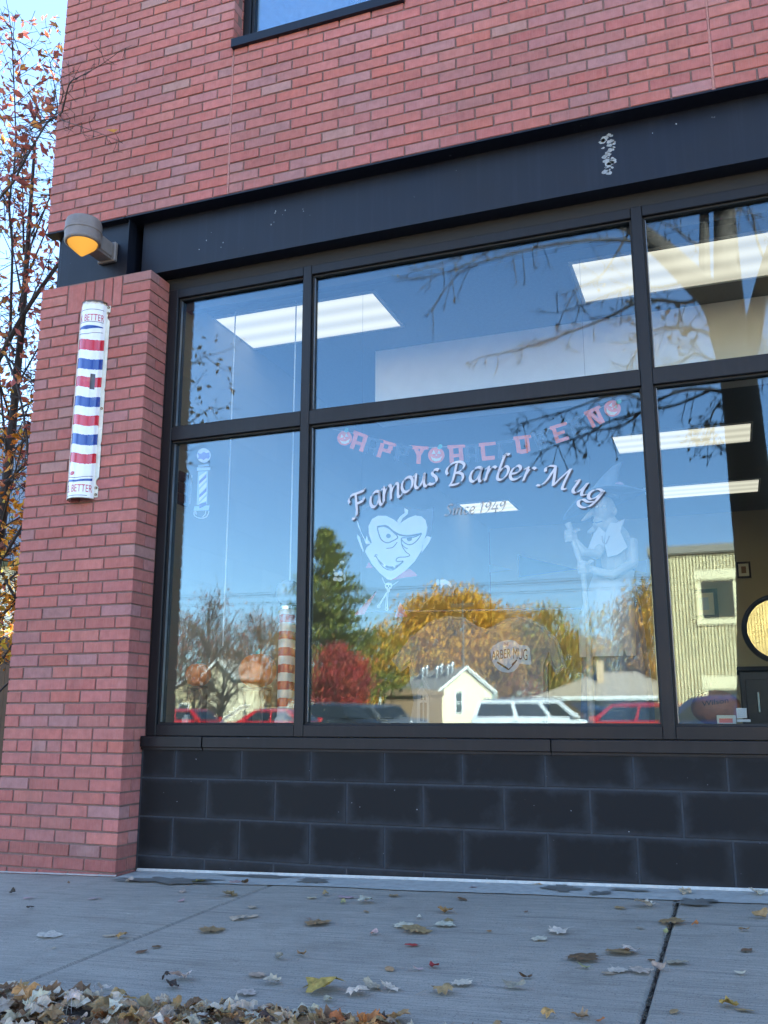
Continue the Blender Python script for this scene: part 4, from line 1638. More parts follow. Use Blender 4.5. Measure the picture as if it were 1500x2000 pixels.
MB().bbox(sl_[0].x, sl_[1].x, fy - .054, fy + .06, sl_[0].z, sl_[1].z, .01).build('sill', M['flutes'], fb)
for (a, b, nm) in ((wa[0], wa[1], 'window'), (Vector((da[0].x, 0, GZ + .05)), da[1], 'door')):
    f = MB()
    for (q, r, s, t_) in ((a.x, b.x, a.z, a.z + .07), (a.x, b.x, b.z - .07, b.z), (a.x, a.x + .06, a.z + .07, b.z - .07), (b.x - .06, b.x, a.z + .07, b.z - .07)):
        f.box(q, r, fy - .054, fy - .02, s, t_)
    o = f.build(nm, M['trim'], fb)
    MB().box(a.x + .05, b.x - .05, fy - .054, fy - .045, a.z + .06, b.z - .06).build('pane', M['winglass'], o)
x0 = X0 + 4.2
while x0 < X1 - 1.6:
    window(Matrix.Identity(4), x0, fy, wa[0].z, 1.0, wa[1].z - wa[0].z, fb)
    x0 += 2.8

# utility pole, wires and a street lamp
M['polewood'] = pm('weathered_pole', (.13, .105, .085), .95, var=.3, scale=3, vec=(20, 20, 2))
DP = 92
pp = far(908, DP)
up_ = thing('utility_pole', 'wooden utility pole behind the gabled house', 'pole', pp)
Hp = hgt(1172, DP)
MB().tube([pp, pp + Vector((0, 0, Hp))], [.11, .08], 10).build('shaft', M['polewood'], up_)
MB().box(pp.x - 1.2, pp.x + 1.2, pp.y - .06, pp.y + .06, pp.z + Hp - .5, pp.z + Hp - .36).build('crossarm', M['polewood'], up_)
M['wire'] = pm('black_cable', (.02, .02, .022), .6, var=.2)
WL = [('upper', 1134, 0), ('upper', 1141, .6), ('upper', 1158, 1.2), ('lower', 1262, .2), ('lower', 1283, .9)]
for i, (nm, v, dy) in enumerate(WL):
    z = mir(900, v, DP - 2).z
    pts = []
    for k in range(41):
        x = lerp(-62, 45, k / 40)
        pts.append((pp.x + x, pp.y + .3 + dy - .01 * x, z + .9 * ((x / 65) ** 2) - .1))
    tag(MB().tube(pts, .028 if v < 1200 else .024, 5).build('power_line', M['wire']), 'black overhead power line sagging across the street', 'cable', 'overhead power lines')
lp = far(519, 58)
sl2 = thing('street_lamp', 'tall street lamp with short arm above the long red sedan', 'street lamp', lp)
zz = hgt(1247, 58)
MB().tube([lp, lp + Vector((0, 0, zz)), lp + Vector((-.5, 0, zz + .1)), lp + Vector((-1.0, 0, zz + .1))], [.09, .06, .05, .04], 8).build('pole', M['galv'], sl2)
MB().bbox(lp.x - 1.5, lp.x - .9, lp.y - .13, lp.y + .13, lp.z + zz + .04, lp.z + zz + .17, .03).build('lamp_head', M['galv'], sl2)
# grass verge round the houses
m = MB()
m.add([(-220, -60, GZ + .006), (X0 - 3, -60, GZ + .006), (X0 - 3, -320, GZ + .006), (-220, -320, GZ + .006)], [(0, 3, 2, 1)])
tag(m.build('verge', M['lawn']), 'grass yards round the houses across the street', 'lawn', kind='structure')

# ---- house and fence beyond the left corner
M['dkfence'] = pm('brown_fence_wood', (.09, .05, .03), .85, var=.35, scale=2, vec=(14, 14, 2))
M['lsid'] = pm('pale_house_siding', (.66, .62, .52), .8, var=.1, scale=1, vec=(1, 1, 18))
M['bluesh'] = pm('slate_blue_shingles', (.16, .18, .21), .95, var=.35, scale=9, bump=.6, bscale=12)
hp = at(30, 1180, 14)
zb_, zt_ = at(30, 1105, 14).z, at(30, 830, 16).z
nh = thing('neighbour_house', 'pale house with slate grey shingle roof beyond the corner tree', 'house', (hp.x, 14, -.1))
MB().box(hp.x - 9, hp.x + 2.2, 14, 21, -.1, zb_).build('wall', M['lsid'], nh)
m = MB()
vs = [(hp.x - 9.6, 13.4, zb_ + .01), (hp.x + 2.8, 13.4, zb_ + .01), (hp.x + 2.8, 17.5, zt_ + .6), (hp.x - 9.6, 17.5, zt_ + .6), (hp.x + 2.8, 21.6, zb_ + .01), (hp.x - 9.6, 21.6, zb_ + .01)]
m.add(vs, [(0, 1, 2, 3), (3, 2, 4, 5), (1, 4, 2), (0, 3, 5), (0, 5, 4, 1)])
m.build('roof', M['bluesh'], nh)
window(Matrix.Translation((hp.x - 1.5, 14, 0)) @ Matrix.Rotation(pi, 4, 'Z'), -1.0, 0, .9, 1.0, 1.2, nh)
fz = at(10, 1245, 6).z
fx = at(10, 1300, 6).x
fn = thing('board_fence', 'dark brown board fence beyond the shop corner', 'fence', (fx, 6, -.1))
x = fx - 5.5
while x < fx + 2.4:
    MB().box(x, x + .138, 6 + random.uniform(-.006, .006), 6.02, -.1, fz + random.uniform(-.02, .02)).build('board', M['dkfence'], fn)
    x += .145
for z in (.3, fz - .25):
    MB().box(fx - 5.5, fx + 2.4, 6.03, 6.07, z, z + .09).build('rail', M['dkfence'], fn)
# ================================================================== lettering helpers
def ribbon(m, path, Y, w_, nib=None, thick=0.0, n=5, closed=False):
    """stroke given in picture pixels laid on the plane y=Y; nib=(dx,dy) broad pen, else even width"""
    P = [Vector((a, b)) for a, b in path]
    Q = []
    k = len(P)
    rng = range(k if closed else k - 1)
    for i in rng:
        a = P[(i - 1) % k] if closed else P[max(0, i - 1)]
        b, c = P[i], P[(i + 1) % k]
        d = P[(i + 2) % k] if closed else P[min(k - 1, i + 2)]
        for j in range(n):
            t = j / n
            Q.append(.5 * ((2 * b) + (c - a) * t + (2 * a - 5 * b + 4 * c - d) * t * t + (3 * b - a - 3 * c + d) * t ** 3))
    Q.append(P[0] if closed else P[-1])
    vs = []
    for i, p in enumerate(Q):
        d = Q[min(i + 1, len(Q) - 1)] - Q[max(i - 1, 0)]
        if d.length < 1e-6:
            d = Vector((1, 0))
        d.normalize()
        pr = Vector((-d.y, d.x))
        if nib:
            nv = Vector(nib)
            if nv.dot(pr) < 0:
                pr = -pr
            h = nv * (w_ / 2) + pr * thick
        else:
            ww = w_(i / (len(Q) - 1)) if callable(w_) else w_
            h = pr * (ww / 2)
        vs += [p + h, p - h]
    W3 = [at(q.x, q.y, Y) for q in vs]
    m.add(W3, [(2 * i, 2 * i + 1, 2 * i + 3, 2 * i + 2) for i in range(len(Q) - 1)])


def poly(m, pts, Y, th=.0006):
    a = [at(u, v, Y) for u, v in pts]
    b = [p + Vector((0, th, 0)) for p in a]
    n = len(a)
    m.add(a + b, [tuple(range(n)), tuple(range(2 * n - 1, n - 1, -1))] + [(i, i + n, (i + 1) % n + n, (i + 1) % n) for i in range(n)])


def text_geo(s, size=1.0):
    """verts (x,y) and faces of a line of built-in type"""
    cu = bpy.data.curves.new('tmp_text', 'FONT')
    cu.body = s
    cu.size = size
    cu.resolution_u = 3
    o = bpy.data.objects.new('tmp_text', cu)
    COL.objects.link(o)
    dg = bpy.context.evaluated_depsgraph_get()
    me = o.evaluated_get(dg).to_mesh()
    v = [(p.co.x, p.co.y) for p in me.vertices]
    f = [tuple(q.vertices) for q in me.polygons]
    o.evaluated_get(dg).to_mesh_clear()
    bpy.data.objects.remove(o)
    bpy.data.curves.remove(cu)
    return v, f


def zz(path, ox, oy, s):
    return [(ox + a / s, oy + b / s) for a, b in path]


# ================================================================== shop name on the glass
M['vinylw'] = pm('white_vinyl', (.80, .80, .84), .5, var=.05, scale=30)
M['vinyln'] = pm('silver_white_vinyl', (.52, .52, .58), .5, var=.05, scale=30)
M['vinyld'] = pm('dark_vinyl', (.045, .055, .075), .5, var=.1, scale=30)
M['vinylg'] = pm('grey_vinyl', (.30, .31, .32), .5, var=.1, scale=30)
G = {}
# broad nib italic skeletons; x right, y up, x-height .46, capitals .74
G['a'] = (.46, [[(.40, .44), (.30, .47), (.16, .40), (.07, .22), (.09, .07), (.18, .03), (.29, .12), (.38, .28), (.42, .45), (.36, .18), (.36, .05), (.42, .03), (.50, .10)]])
G['m'] = (.74, [[(.02, .38), (.10, .46), (.10, .36), (.03, .02)], [(.07, .20), (.16, .36), (.28, .46), (.33, .40), (.26, .02)], [(.30, .20), (.39, .36), (.51, .46), (.57, .40), (.51, .10), (.55, .03), (.66, .10)]])
G['o'] = (.46, [[(.30, .46), (.15, .40), (.06, .22), (.09, .06), (.19, .02), (.34, .10), (.42, .28), (.39, .42), (.30, .46)]])
G['u'] = (.50, [[(.02, .38), (.11, .46), (.11, .36), (.06, .12), (.11, .03), (.21, .07), (.34, .26), (.40, .45), (.35, .18), (.36, .05), (.42, .03), (.50, .10)]])
G['s'] = (.36, [[(.36, .42), (.27, .46), (.16, .40), (.17, .31), (.26, .22), (.28, .11), (.20, .03), (.08, .02), (.02, .06)]])
G['r'] = (.36, [[(.02, .38), (.11, .46), (.11, .36), (.04, .02)], [(.08, .20), (.17, .38), (.28, .46), (.36, .42)]])
G['b'] = (.44, [[(.20, .78), (.26, .82), (.20, .66), (.12, .36), (.07, .10), (.12, .02), (.24, .04), (.36, .18), (.40, .34), (.33, .44), (.22, .40), (.12, .26)], [(.19, .72), (.30, .82), (.38, .80)]])
G['e'] = (.42, [[(.10, .20), (.26, .24), (.36, .34), (.34, .44), (.25, .46), (.13, .36), (.07, .20), (.10, .06), (.20, .02), (.31, .06), (.40, .14)]])
G['F'] = (.56, [[(.06, .50), (.06, .62), (.18, .72), (.34, .72), (.62, .72), (.70, .78)], [(.34, .72), (.28, .44), (.20, .10), (.10, -.02), (-.02, -.02)], [(.27, .40), (.42, .40), (.54, .42), (.57, .50)]])
G['B'] = (.66, [[(.00, .36), (-.04, .48), (.04, .64), (.22, .74), (.44, .74), (.56, .64), (.50, .50), (.34, .40), (.26, .39)], [(.30, .40), (.48, .34), (.52, .20), (.42, .06), (.24, .00), (.06, .00)], [(.30, .70), (.25, .44), (.17, .14), (.08, .00)]])
G['M'] = (.98, [[(.12, .50), (.10, .62), (.22, .72), (.40, .72), (.34, .50), (.24, .20), (.10, .02), (-.04, .00)], [(.40, .72), (.45, .44), (.50, .08)], [(.50, .08), (.66, .36), (.92, .76)], [(.92, .76), (.86, .44), (.82, .10), (.86, .03), (.96, .06)]])
G['g'] = (.46, [[(.40, .44), (.30, .47), (.16, .40), (.07, .24), (.10, .10), (.20, .08), (.30, .18), (.38, .32), (.43, .46), (.36, .10), (.26, -.14), (.10, -.26), (-.06, -.24), (-.12, -.12), (-.02, -.02), (.14, -.04), (.34, .06)]])
G['S'] = (.50, [[(.50, .66), (.42, .72), (.28, .70), (.20, .58), (.26, .46), (.36, .34), (.36, .16), (.24, .04), (.08, .02), (.00, .10)]])
G['i'] = (.22, [[(.02, .38), (.11, .46), (.11, .36), (.06, .10), (.10, .03), (.20, .09)], [(.16, .60), (.18, .62), (.19, .65)]])
G['n'] = (.48, [[(.02, .38), (.10, .46), (.10, .36), (.03, .02)], [(.07, .20), (.18, .38), (.29, .46), (.35, .40), (.29, .10), (.33, .03), (.43, .10)]])
G['c'] = (.38, [[(.34, .40), (.27, .46), (.14, .38), (.06, .20), (.09, .05), (.19, .02), (.34, .12)]])
G['1'] = (.34, [[(.06, .56), (.16, .62), (.24, .70), (.18, .40), (.10, .02)]])
G['9'] = (.46, [[(.40, .56), (.32, .68), (.18, .62), (.10, .46), (.16, .36), (.28, .40), (.38, .54), (.42, .62), (.36, .36), (.22, .10), (.06, .00)]])
G['4'] = (.48, [[(.30, .70), (.16, .46), (.04, .22), (.22, .22), (.44, .22)], [(.36, .46), (.30, .20), (.26, .00)]])
G[' '] = (.25, [])


def glyph(ch, u, v, s, rot, Y, mat_, parent, w_=.085, slant=.10, name='letter', shadow=None, center=True):
    adv, strokes = G[ch]
    cr_, sr_ = cos(radians(rot)), sin(radians(rot))

    def T(p, du=0, dv=0):
        x, y = p[0] - (adv / 2 if center else 0) + slant * p[1], p[1]
        return (u + s * (x * cr_ - y * sr_) + du, v - s * (x * sr_ + y * cr_) + dv)
    for pas in ((1, 0) if shadow else (0,)):
        m = MB()
        du, dv = (shadow if pas else (0, 0))
        for i, st_ in enumerate(strokes):
            a = radians(38 + rot)
            ribbon(m, [T(p, du, dv) for p in st_], Y + (.0012 if pas else 0) - .00015 * i, s * w_, (cos(a), -sin(a)), s * .013, 7)
        o = m.build('letter_shadow' if pas else name, M['vinyld'] if pas else mat_, parent)
    return o


YO = GY - .0022
sn = thing('shop_name_lettering', 'white calligraphic lettering with dark shadow arched across the glass', 'lettering', at(930, 940, YO))
word = [('F', 703, 1006, 22), ('a', 736, 990, 19), ('m', 770, 975, 16), ('o', 797, 961, 14), ('u', 823, 953, 12), ('s', 847, 946, 9),
        ('B', 893, 946, 5), ('a', 928, 942, 3), ('r', 956, 940, 1), ('b', 980, 938, 0), ('e', 1004, 938, -2), ('r', 1030, 941, -5),
        ('M', 1078, 953, -11), ('u', 1128, 966, -17), ('g', 1154, 980, -22)]
for ch, u, v, r_ in word:
    cap = ch in 'FBM'
    glyph(ch, u, v, 62 if not cap else 58, r_, YO, M['vinyln'], sn, w_=.080, shadow=(2.6, 2.9))
s9 = thing('founding_year_lettering', 'small grey calligraphic lettering on the glass below the shop name', 'lettering', at(920, 1000, YO))
uu = 868
for ch in 'Since 1949':
    adv = G[ch][0]
    if ch != ' ':
        glyph(ch, uu + adv * 15, 1007 - (uu - 868) * .075, 30, 4, YO, M['vinylg'], s9, w_=.09)
    uu += adv * 30

# ================================================================== vampire decal (inside of the glass)
YI = GY + .0125
va = thing('vampire_decal', 'pale cartoon vampire face decal with fangs on the shop glass', 'decal', at(770, 1070, YI))
M['dpale'] = pm('pale_vinyl', (.62, .66, .72), .6, var=.04, scale=20)
M['dblk'] = pm('black_vinyl', (.012, .014, .02), .6, var=.1, scale=20)
M['dred'] = pm('red_vinyl', (.50, .10, .12), .6, var=.1, scale=20)
ZV = lambda p: zz(p, 600, 760, 4.412)
m = MB()
poly(m, ZV([(425, 1090), (470, 1045), (560, 1000), (700, 985), (830, 1010), (1000, 1042), (1092, 1018), (1088, 1110), (1062, 1270), (1000, 1335), (900, 1300), (795, 1180), (640, 1240), (550, 1320), (480, 1290), (440, 1180)]), YI + .004)
m.build('hair', M['dblk'], va)
m = MB()
poly(m, ZV([(795, 1160), (740, 1120), (680, 1091), (610, 1090), (557, 1120), (529, 1180), (530, 1240), (556, 1325), (512, 1365), (499, 1400), (520, 1440), (560, 1510), (620, 1580), (690, 1638), (720, 1645), (760, 1625), (850, 1560), (930, 1480), (990, 1380), (996, 1330), (1025, 1250), (1034, 1190), (1021, 1130), (985, 1096), (930, 1088), (870, 1110)]), YI + .002)
m.build('face', M['dpale'], va)
m = MB()
for e in ([(430, 1250), (452, 1272), (485, 1388), (482, 1405), (455, 1345), (430, 1282)], [(1030, 1265), (1072, 1276), (1050, 1322), (985, 1412), (1000, 1342), (986, 1326)]):
    poly(m, ZV(e), YI + .002)
m.build('ear', M['dpale'], va)
m = MB()
for e in ([(415, 1040), (425, 1110), (462, 1225), (500, 1300), (514, 1264), (525, 1300), (552, 1335), (505, 1336), (488, 1290), (440, 1185), (414, 1092)], [(836, 1024), (870, 1042), (866, 1076), (822, 1112), (802, 1155), (787, 1162), (776, 1136), (800, 1096), (840, 1066)]):
    poly(m, ZV(e), YI + .001)
m.build('hair_highlight', M['dpale'], va)
ink = MB()
yk = YI + .0012
for i, (pth, wv, cl) in enumerate((
        ([(608, 1188), (618, 1250), (642, 1300), (690, 1324), (740, 1306), (780, 1275), (740, 1230), (700, 1197), (650, 1180)], 2.2, True),
        ([(812, 1285), (840, 1325), (890, 1340), (940, 1310), (980, 1252), (930, 1272), (870, 1281)], 2.0, True),
        ([(602, 1187), (680, 1180), (740, 1225), (800, 1256), (880, 1264), (988, 1244)], 3.4, False),
        ([(810, 1290), (818, 1350), (848, 1400), (884, 1430), (850, 1446), (790, 1450), (766, 1470), (778, 1486), (828, 1480)], 1.8, False),
        ([(580, 1444), (590, 1426), (606, 1432)], 1.6, False), ([(682, 1374), (738, 1362), (776, 1318)], 1.8, False), ([(812, 1330), (836, 1360), (866, 1376)], 1.6, False),
        ([(588, 1436), (622, 1482), (668, 1518), (732, 1532), (790, 1512), (828, 1482)], 2.0, False),
        ([(592, 1438), (632, 1506), (680, 1550), (742, 1556), (800, 1512), (830, 1484)], 1.8, False))):
    ribbon(ink, ZV(pth), yk - .0001 * i, wv, None, 0, 6, cl)
poly(ink, ZV([(700 + 20 * cos(a * pi / 8), 1265 + 20 * sin(a * pi / 8)) for a in range(16)]), yk - .001)
poly(ink, ZV([(856, 1284), (904, 1280), (900, 1302), (880, 1312), (862, 1304)]), yk - .001)
poly(ink, ZV([(650, 1512), (690, 1530), (740, 1536), (790, 1518), (770, 1542), (735, 1552), (690, 1546)]), yk - .001)
ink.build('features', M['dblk'], va)
m = MB()
poly(m, ZV([(652, 1500), (682, 1516), (666, 1532)]), yk - .0025)
poly(m, ZV([(738, 1524), (762, 1522), (752, 1542)]), yk - .0025)
m.build('fang', M['vinylw'], va)
m = MB()
for e in ([(705, 1652), (780, 1596), (880, 1550), (930, 1580), (952, 1612), (850, 1622)], [(503, 1542), (530, 1490), (566, 1540)], [(602, 1738), (400, 1950), (492, 1942)], [(800, 1830), (758, 1962), (862, 1962)]):
    poly(m, ZV(e), YI + .003)
m.build('cape', M['dred'], va)
m = MB()
poly(m, ZV([(668, 1690), (678, 1672), (700, 1666), (724, 1672), (734, 1692), (728, 1716), (714, 1722), (712, 1748), (690, 1750), (684, 1722), (672, 1712)]), YI + .001)
for i, e in enumerate(([(692, 1748), (650, 1820), (612, 1880)], [(684, 1752), (640, 1822), (604, 1872)], [(698, 1750), (692, 1820), (692, 1895)], [(684, 1750), (680, 1820), (676, 1893)], [(645, 1625), (660, 1660), (672, 1680)], [(785, 1655), (750, 1680), (734, 1690)])):
    ribbon(m, ZV(e), YI + .0012 + .0001 * i, 1.3)
for cx, cy in ((616, 1873), (684, 1896)):
    ribbon(m, ZV([(cx + 12 * cos(a * pi / 4), cy + 12 * sin(a * pi / 4)) for a in range(8)]), YI + .0006, 1.2, None, 0, 3, True)
m.build('skull_tie', M['dpale'], va)
m = MB()
for cx, cy in ((688, 1696), (712, 1697)):
    poly(m, ZV([(cx + 7 * cos(a * pi / 4), cy + 7 * sin(a * pi / 4)) for a in range(8)]), YI - .0004)
poly(m, ZV([(695, 1716), (700, 1704), (706, 1716)]), YI - .0004)
m.build('skull_sockets', M['dblk'], va)
m = MB()
for e in ([(1115, 1642), (1132, 1640), (1134, 1688), (1114, 1690)], [(1142, 1642), (1190, 1640), (1228, 1662), (1245, 1690), (1240, 1718), (1222, 1692), (1196, 1680), (1168, 1690), (1160, 1706), (1150, 1720), (1148, 1680)]):
    poly(m, ZV(e), YI + .001)
for (cx, cy, rx, ry) in ((250, 1595, 22, 17), (288, 1588, 20, 22), (242, 1636, 20, 20), (280, 1640, 26, 18), (232, 1558, 8, 12), (322, 1622, 10, 28), (300, 1492, 18, 12)):
    poly(m, ZV([(cx + rx * cos(a * pi / 6), cy + ry * sin(a * pi / 6)) for a in range(12)]), YI + .001)
m.build('hand', M['dpale'], va)

# ================================================================== barber pole decal on the left pane
bd = thing('barber_pole_decal', 'pale barber pole decal with round emblem on the narrow left pane', 'decal', at(395, 950, YI))
ZD = lambda p: zz(p, 340, 850, 11.11)
M['dpurple'] = pm('violet_vinyl', (.16, .13, .40), .6, var=.1)
M['dblue'] = pm('pale_blue_vinyl', (.40, .52, .66), .6, var=.06)
m = MB()
poly(m, ZD([(645 + 148 * cos(a * pi / 14), 440 + 158 * sin(a * pi / 14)) for a in range(28)]), YI + .002)
m.build('emblem', M['dpale'], bd)
m = MB()
poly(m, ZD([(515, 390), (580, 400), (645, 360), (700, 385), (768, 368), (775, 470), (750, 510), (690, 505), (640, 535), (590, 510), (520, 520), (528, 455)]), YI + .0008)
m.build('emblem_badge', M['dpurple'], bd)
m = MB()
for i, e in enumerate(([(515, 650), (740, 630), (760, 670), (520, 690)], [(495, 700), (790, 690), (785, 755), (495, 775)], [(445, 1540), (770, 1520), (750, 1630), (420, 1640)])):
    poly(m, ZD(e), YI + .002)
poly(m, ZD([(520, 790), (735, 775), (715, 1490), (490, 1510)]), YI + .003)
m.build('cylinder', M['dblue'], bd)
m = MB()
for k in range(5):
    y = 930 + k * 150
    poly(m, ZD([(540, min(1495, y + 60)), (545, y - 40), (705, y - 210 if y - 210 > 780 else 780), (702, min(1480, y - 110))]), YI + .0015)
m.build('stripe', M['vinylw'], bd)
m = MB()
for k in range(3):
    y = 1010 + k * 300
    poly(m, ZD([(545, min(1490, y + 50)), (548, y - 20), (700, y - 160), (698, y - 90)]), YI + .0005)
m.build('violet_stripe', M['dpurple'], bd)
m = MB()
for i, e in enumerate(([(435, 1650), (440, 1740), (520, 1790), (600, 1800), (690, 1780), (745, 1700), (755, 1640)], [(470, 1650), (480, 1720)], [(690, 1640), (670, 1720), (620, 1770)])):
    ribbon(m, ZD(e), YI + .002 - .0002 * i, 1.2)
m.build('bowl_outline', M['vinylw'], bd)
v, f = text_geo('AUARECTO.COM')
mx = max(p[0] for p in v)
m = MB()
m.add([at(340 + (372 - 50 * p[0] / mx * 1.0 * .9) / 11.11 - (p[1] - .3) * 3.2 * 0 + p[1] * 4.0, 850 + (860 + 620 * p[0] / mx) / 11.11, YI + .002) for p in v], f)
m.build('web_address', M['vinylw'], bd)

# sticker at the right
sk = thing('glass_sticker', 'small pale blue notice stuck low on the glass', 'sticker', at(1452, 1398, YI))
m = MB()
poly(m, [(1438, 1383), (1458, 1383), (1459, 1402), (1439, 1403)], YI + .001)
poly(m, [(1439.5, 1405), (1466, 1405), (1466, 1410), (1439.5, 1410)], YI + .001)
m.build('paper', M['dpale'], sk)
m = MB()
for k in range(4):
    poly(m, [(1441, 1386 + k * 4), (1456, 1386 + k * 4), (1456, 1387.4 + k * 4), (1441, 1387.4 + k * 4)], YI - .0006)
m.build('print', M['dblue'], sk)

# ================================================================== letter banner
YB = GY + .055
bn = thing('letter_banner', 'paper letter banner with grinning pumpkins strung inside the big pane', 'banner', at(930, 850, YB))
M['porange'] = pm('orange_card', (.78, .17, .08), .7, var=.08, scale=20)
M['pblack'] = pm('black_card', (.03, .04, .06), .7, var=.1, scale=20)
M['pgreen'] = pm('teal_card', (.10, .42, .36), .7, var=.1, scale=20)
M['pwhite'] = pm('white_card', (.70, .68, .52), .7, var=.05, scale=20)
LT = {'H': [(0, 0, .3, 1), (.7, 0, 1, 1), (.3, .32, .7, .52)], 'P': [(0, 0, .34, 1), (.34, .38, .95, .58), (.66, .58, 1, .82)], 'Y': None,
      'L': [(0, 0, .3, 1), (.3, 0, .95, .24)], 'O': [(0, .08, .32, .95), (.68, .08, 1, .95), (.2, 0, .8, .24)], 'E': [(0, 0, .3, 1), (.3, 0, 1, .2), (.3, .42, .85, .6)],
      'N': None, 'A': [(0, 0, .3, .9), (.7, 0, 1, .9), (.3, .28, .7, .46)], 'W': None}
QD = {'Y': [[(.0, 1), (.34, 1), (.62, .5), (.38, .42)], [(.66, 1), (1, 1), (.62, .42), (.40, .5)], [(.34, 0), (.66, 0), (.66, .5), (.34, .5)]],
      'N': [[(0, 0), (.28, 0), (.28, 1), (0, 1)], [(.72, 0), (1, 0), (1, 1), (.72, 1)], [(.1, 1), (.4, 1), (.9, 0), (.6, 0)]],
      'W': [[(0, 1), (.24, 1), (.4, 0), (.2, 0)], [(.2, 0), (.4, 0), (.6, .8), (.4, .8)], [(.4, .8), (.6, .8), (.8, 0), (.6, 0)], [(.76, 1), (1, 1), (.8, 0), (.6, 0)]]}


def card_letter(ch, u, v, rot, mat_, w_=27, h_=34, k=0):
    cr_, sr_ = cos(radians(rot)), sin(radians(rot))
    T = lambda x, y: (u + (x - .5) * w_ * cr_ - (y - .5) * h_ * sr_, v - (x - .5) * w_ * sr_ - (y - .5) * h_ * cr_)
    m = MB()
    qs = QD.get(ch) or [[(a, b), (c, b), (c, d), (a, d)] for a, b, c, d in LT[ch]]
    qs = qs + [[(-.10, .84), (1.14, .84), (1.2, .92), (1.14, 1.02), (-.10, 1.04)]]
    for i, q in enumerate(qs):
        poly(m, [T(*p) for p in q], YB + .0003 * i + .001 * (k % 3), .0012)
    m.build('card_letter', mat_, bn)


for k, (ch, u, v, r_) in enumerate((('H', 701, 863, -18), ('P', 752, 879, -16), ('Y', 818, 889, -3), ('H', 891, 887, 4), ('L', 953, 882, 6), ('O', 1021, 869, 8), ('E', 1094, 846, 18), ('N', 1162, 815, 25))):
    card_letter(ch, u, v, r_, M['porange'], k=k)
for k, (ch, u, v, r_) in enumerate((('A', 727, 872, -17), ('P', 785, 886, -9), ('A', 922, 886, 4), ('L', 986, 878, 7), ('W', 1056, 860, 13), ('E', 1128, 832, 22))):
    card_letter(ch, u, v, r_, M['pblack'], k=k)
for (u, v, r_, rot) in ((673, 856, 14.5, 10), (852, 889, 16, 0), (1196, 798, 16.5, -20)):
    m = MB()
    poly(m, [(u + r_ * 1.0 * cos(a * pi / 12), v + r_ * .98 * sin(a * pi / 12)) for a in range(24)], YB - .003, .0012)
    pk = m.build('card_pumpkin', M['porange'], bn)
    m = MB()
    q = lambda x, y: (u + r_ * (x * cos(radians(rot)) - y * sin(radians(rot))), v - r_ * (x * sin(radians(rot)) + y * cos(radians(rot))))
    for e in ([(-.55, .15), (-.30, .62), (-.10, .18)], [(.12, .18), (.32, .62), (.56, .15)], [(-.10, -.08), (0, .14), (.10, -.08)], [(-.68, -.12), (-.45, -.30), (0, -.42), (.45, -.30), (.68, -.12), (.5, -.62), (.12, -.74), (-.15, -.74), (-.5, -.6)]):
        poly(m, [q(*p) for p in e], YB - .0048, .0008)
    m.build('grin', M['pwhite'], pk)
    m = MB()
    poly(m, [q(.1, .85), (q(.35, 1.35)), q(.75, 1.25), q(.7, .85), q(.4, .7)], YB - .0052, .0008)
    m.build('stalk', M['pgreen'], pk)
m = MB()
ribbon_pts = [(650, 838), (700, 848), (760, 866), (830, 874), (890, 872), (960, 868), (1030, 852), (1100, 828), (1170, 797), (1215, 778)]
m.tube([at(u, v, YB + .006) for u, v in ribbon_pts], .0012, 5)
m.build('string', M['pwhite'], bn)
# ================================================================== enamel sign on the pillar
xr = at(196.5, 785, -.004).x
xl = at(146.0, 785, -.030).x
SR = (xr - xl) / 2
sxc = (xr + xl) / 2
z1 = at(190, 597, 0).z
z0 = at(165, 974, -.04).z
es = thing('enamel_barber_sign', 'half round enamel barber sign with red and blue bands on brick pillar', 'sign', (sxc, 0, z0))
q = NB('chipped_enamel')
base = q.n('VertexColor', layer_name='tint').outputs[0]
gm = q.n('NewGeometry').outputs['Position']
sp3 = q.n('SeparateXYZ')
q.l(gm, sp3.inputs[0])
yz = q.noise(16, 4, .6)
c = q.mix(q.ramp(yz, [(.60, 0), (.85, .30)]), base, (.50, .38, .20))
endd = q.math('MAXIMUM', q.math('SUBTRACT', sp3.outputs[2], z1 - .045), q.math('SUBTRACT', z0 + .025, sp3.outputs[2]))
rust = q.math('ADD', q.math('MULTIPLY', endd, 26), q.math('MULTIPLY_ADD', q.noise(30, 4, .6), 1.1, -.72))
c = q.mix(q.ramp(rust, [(.30, 0), (.52, .75)]), c, (.45, .30, .12))
c = q.mix(q.ramp(rust, [(.62, 0), (.72, 1)]), c, (.07, .035, .022))
q.bsdf(c, .17, 0, .6, coat=.4)
M['enamel'] = q.m
BANDS = []
zh = z1 - z0
WHT, RED, BLU = (.74, .75, .76), (.52, .012, .03), (.010, .05, .26)
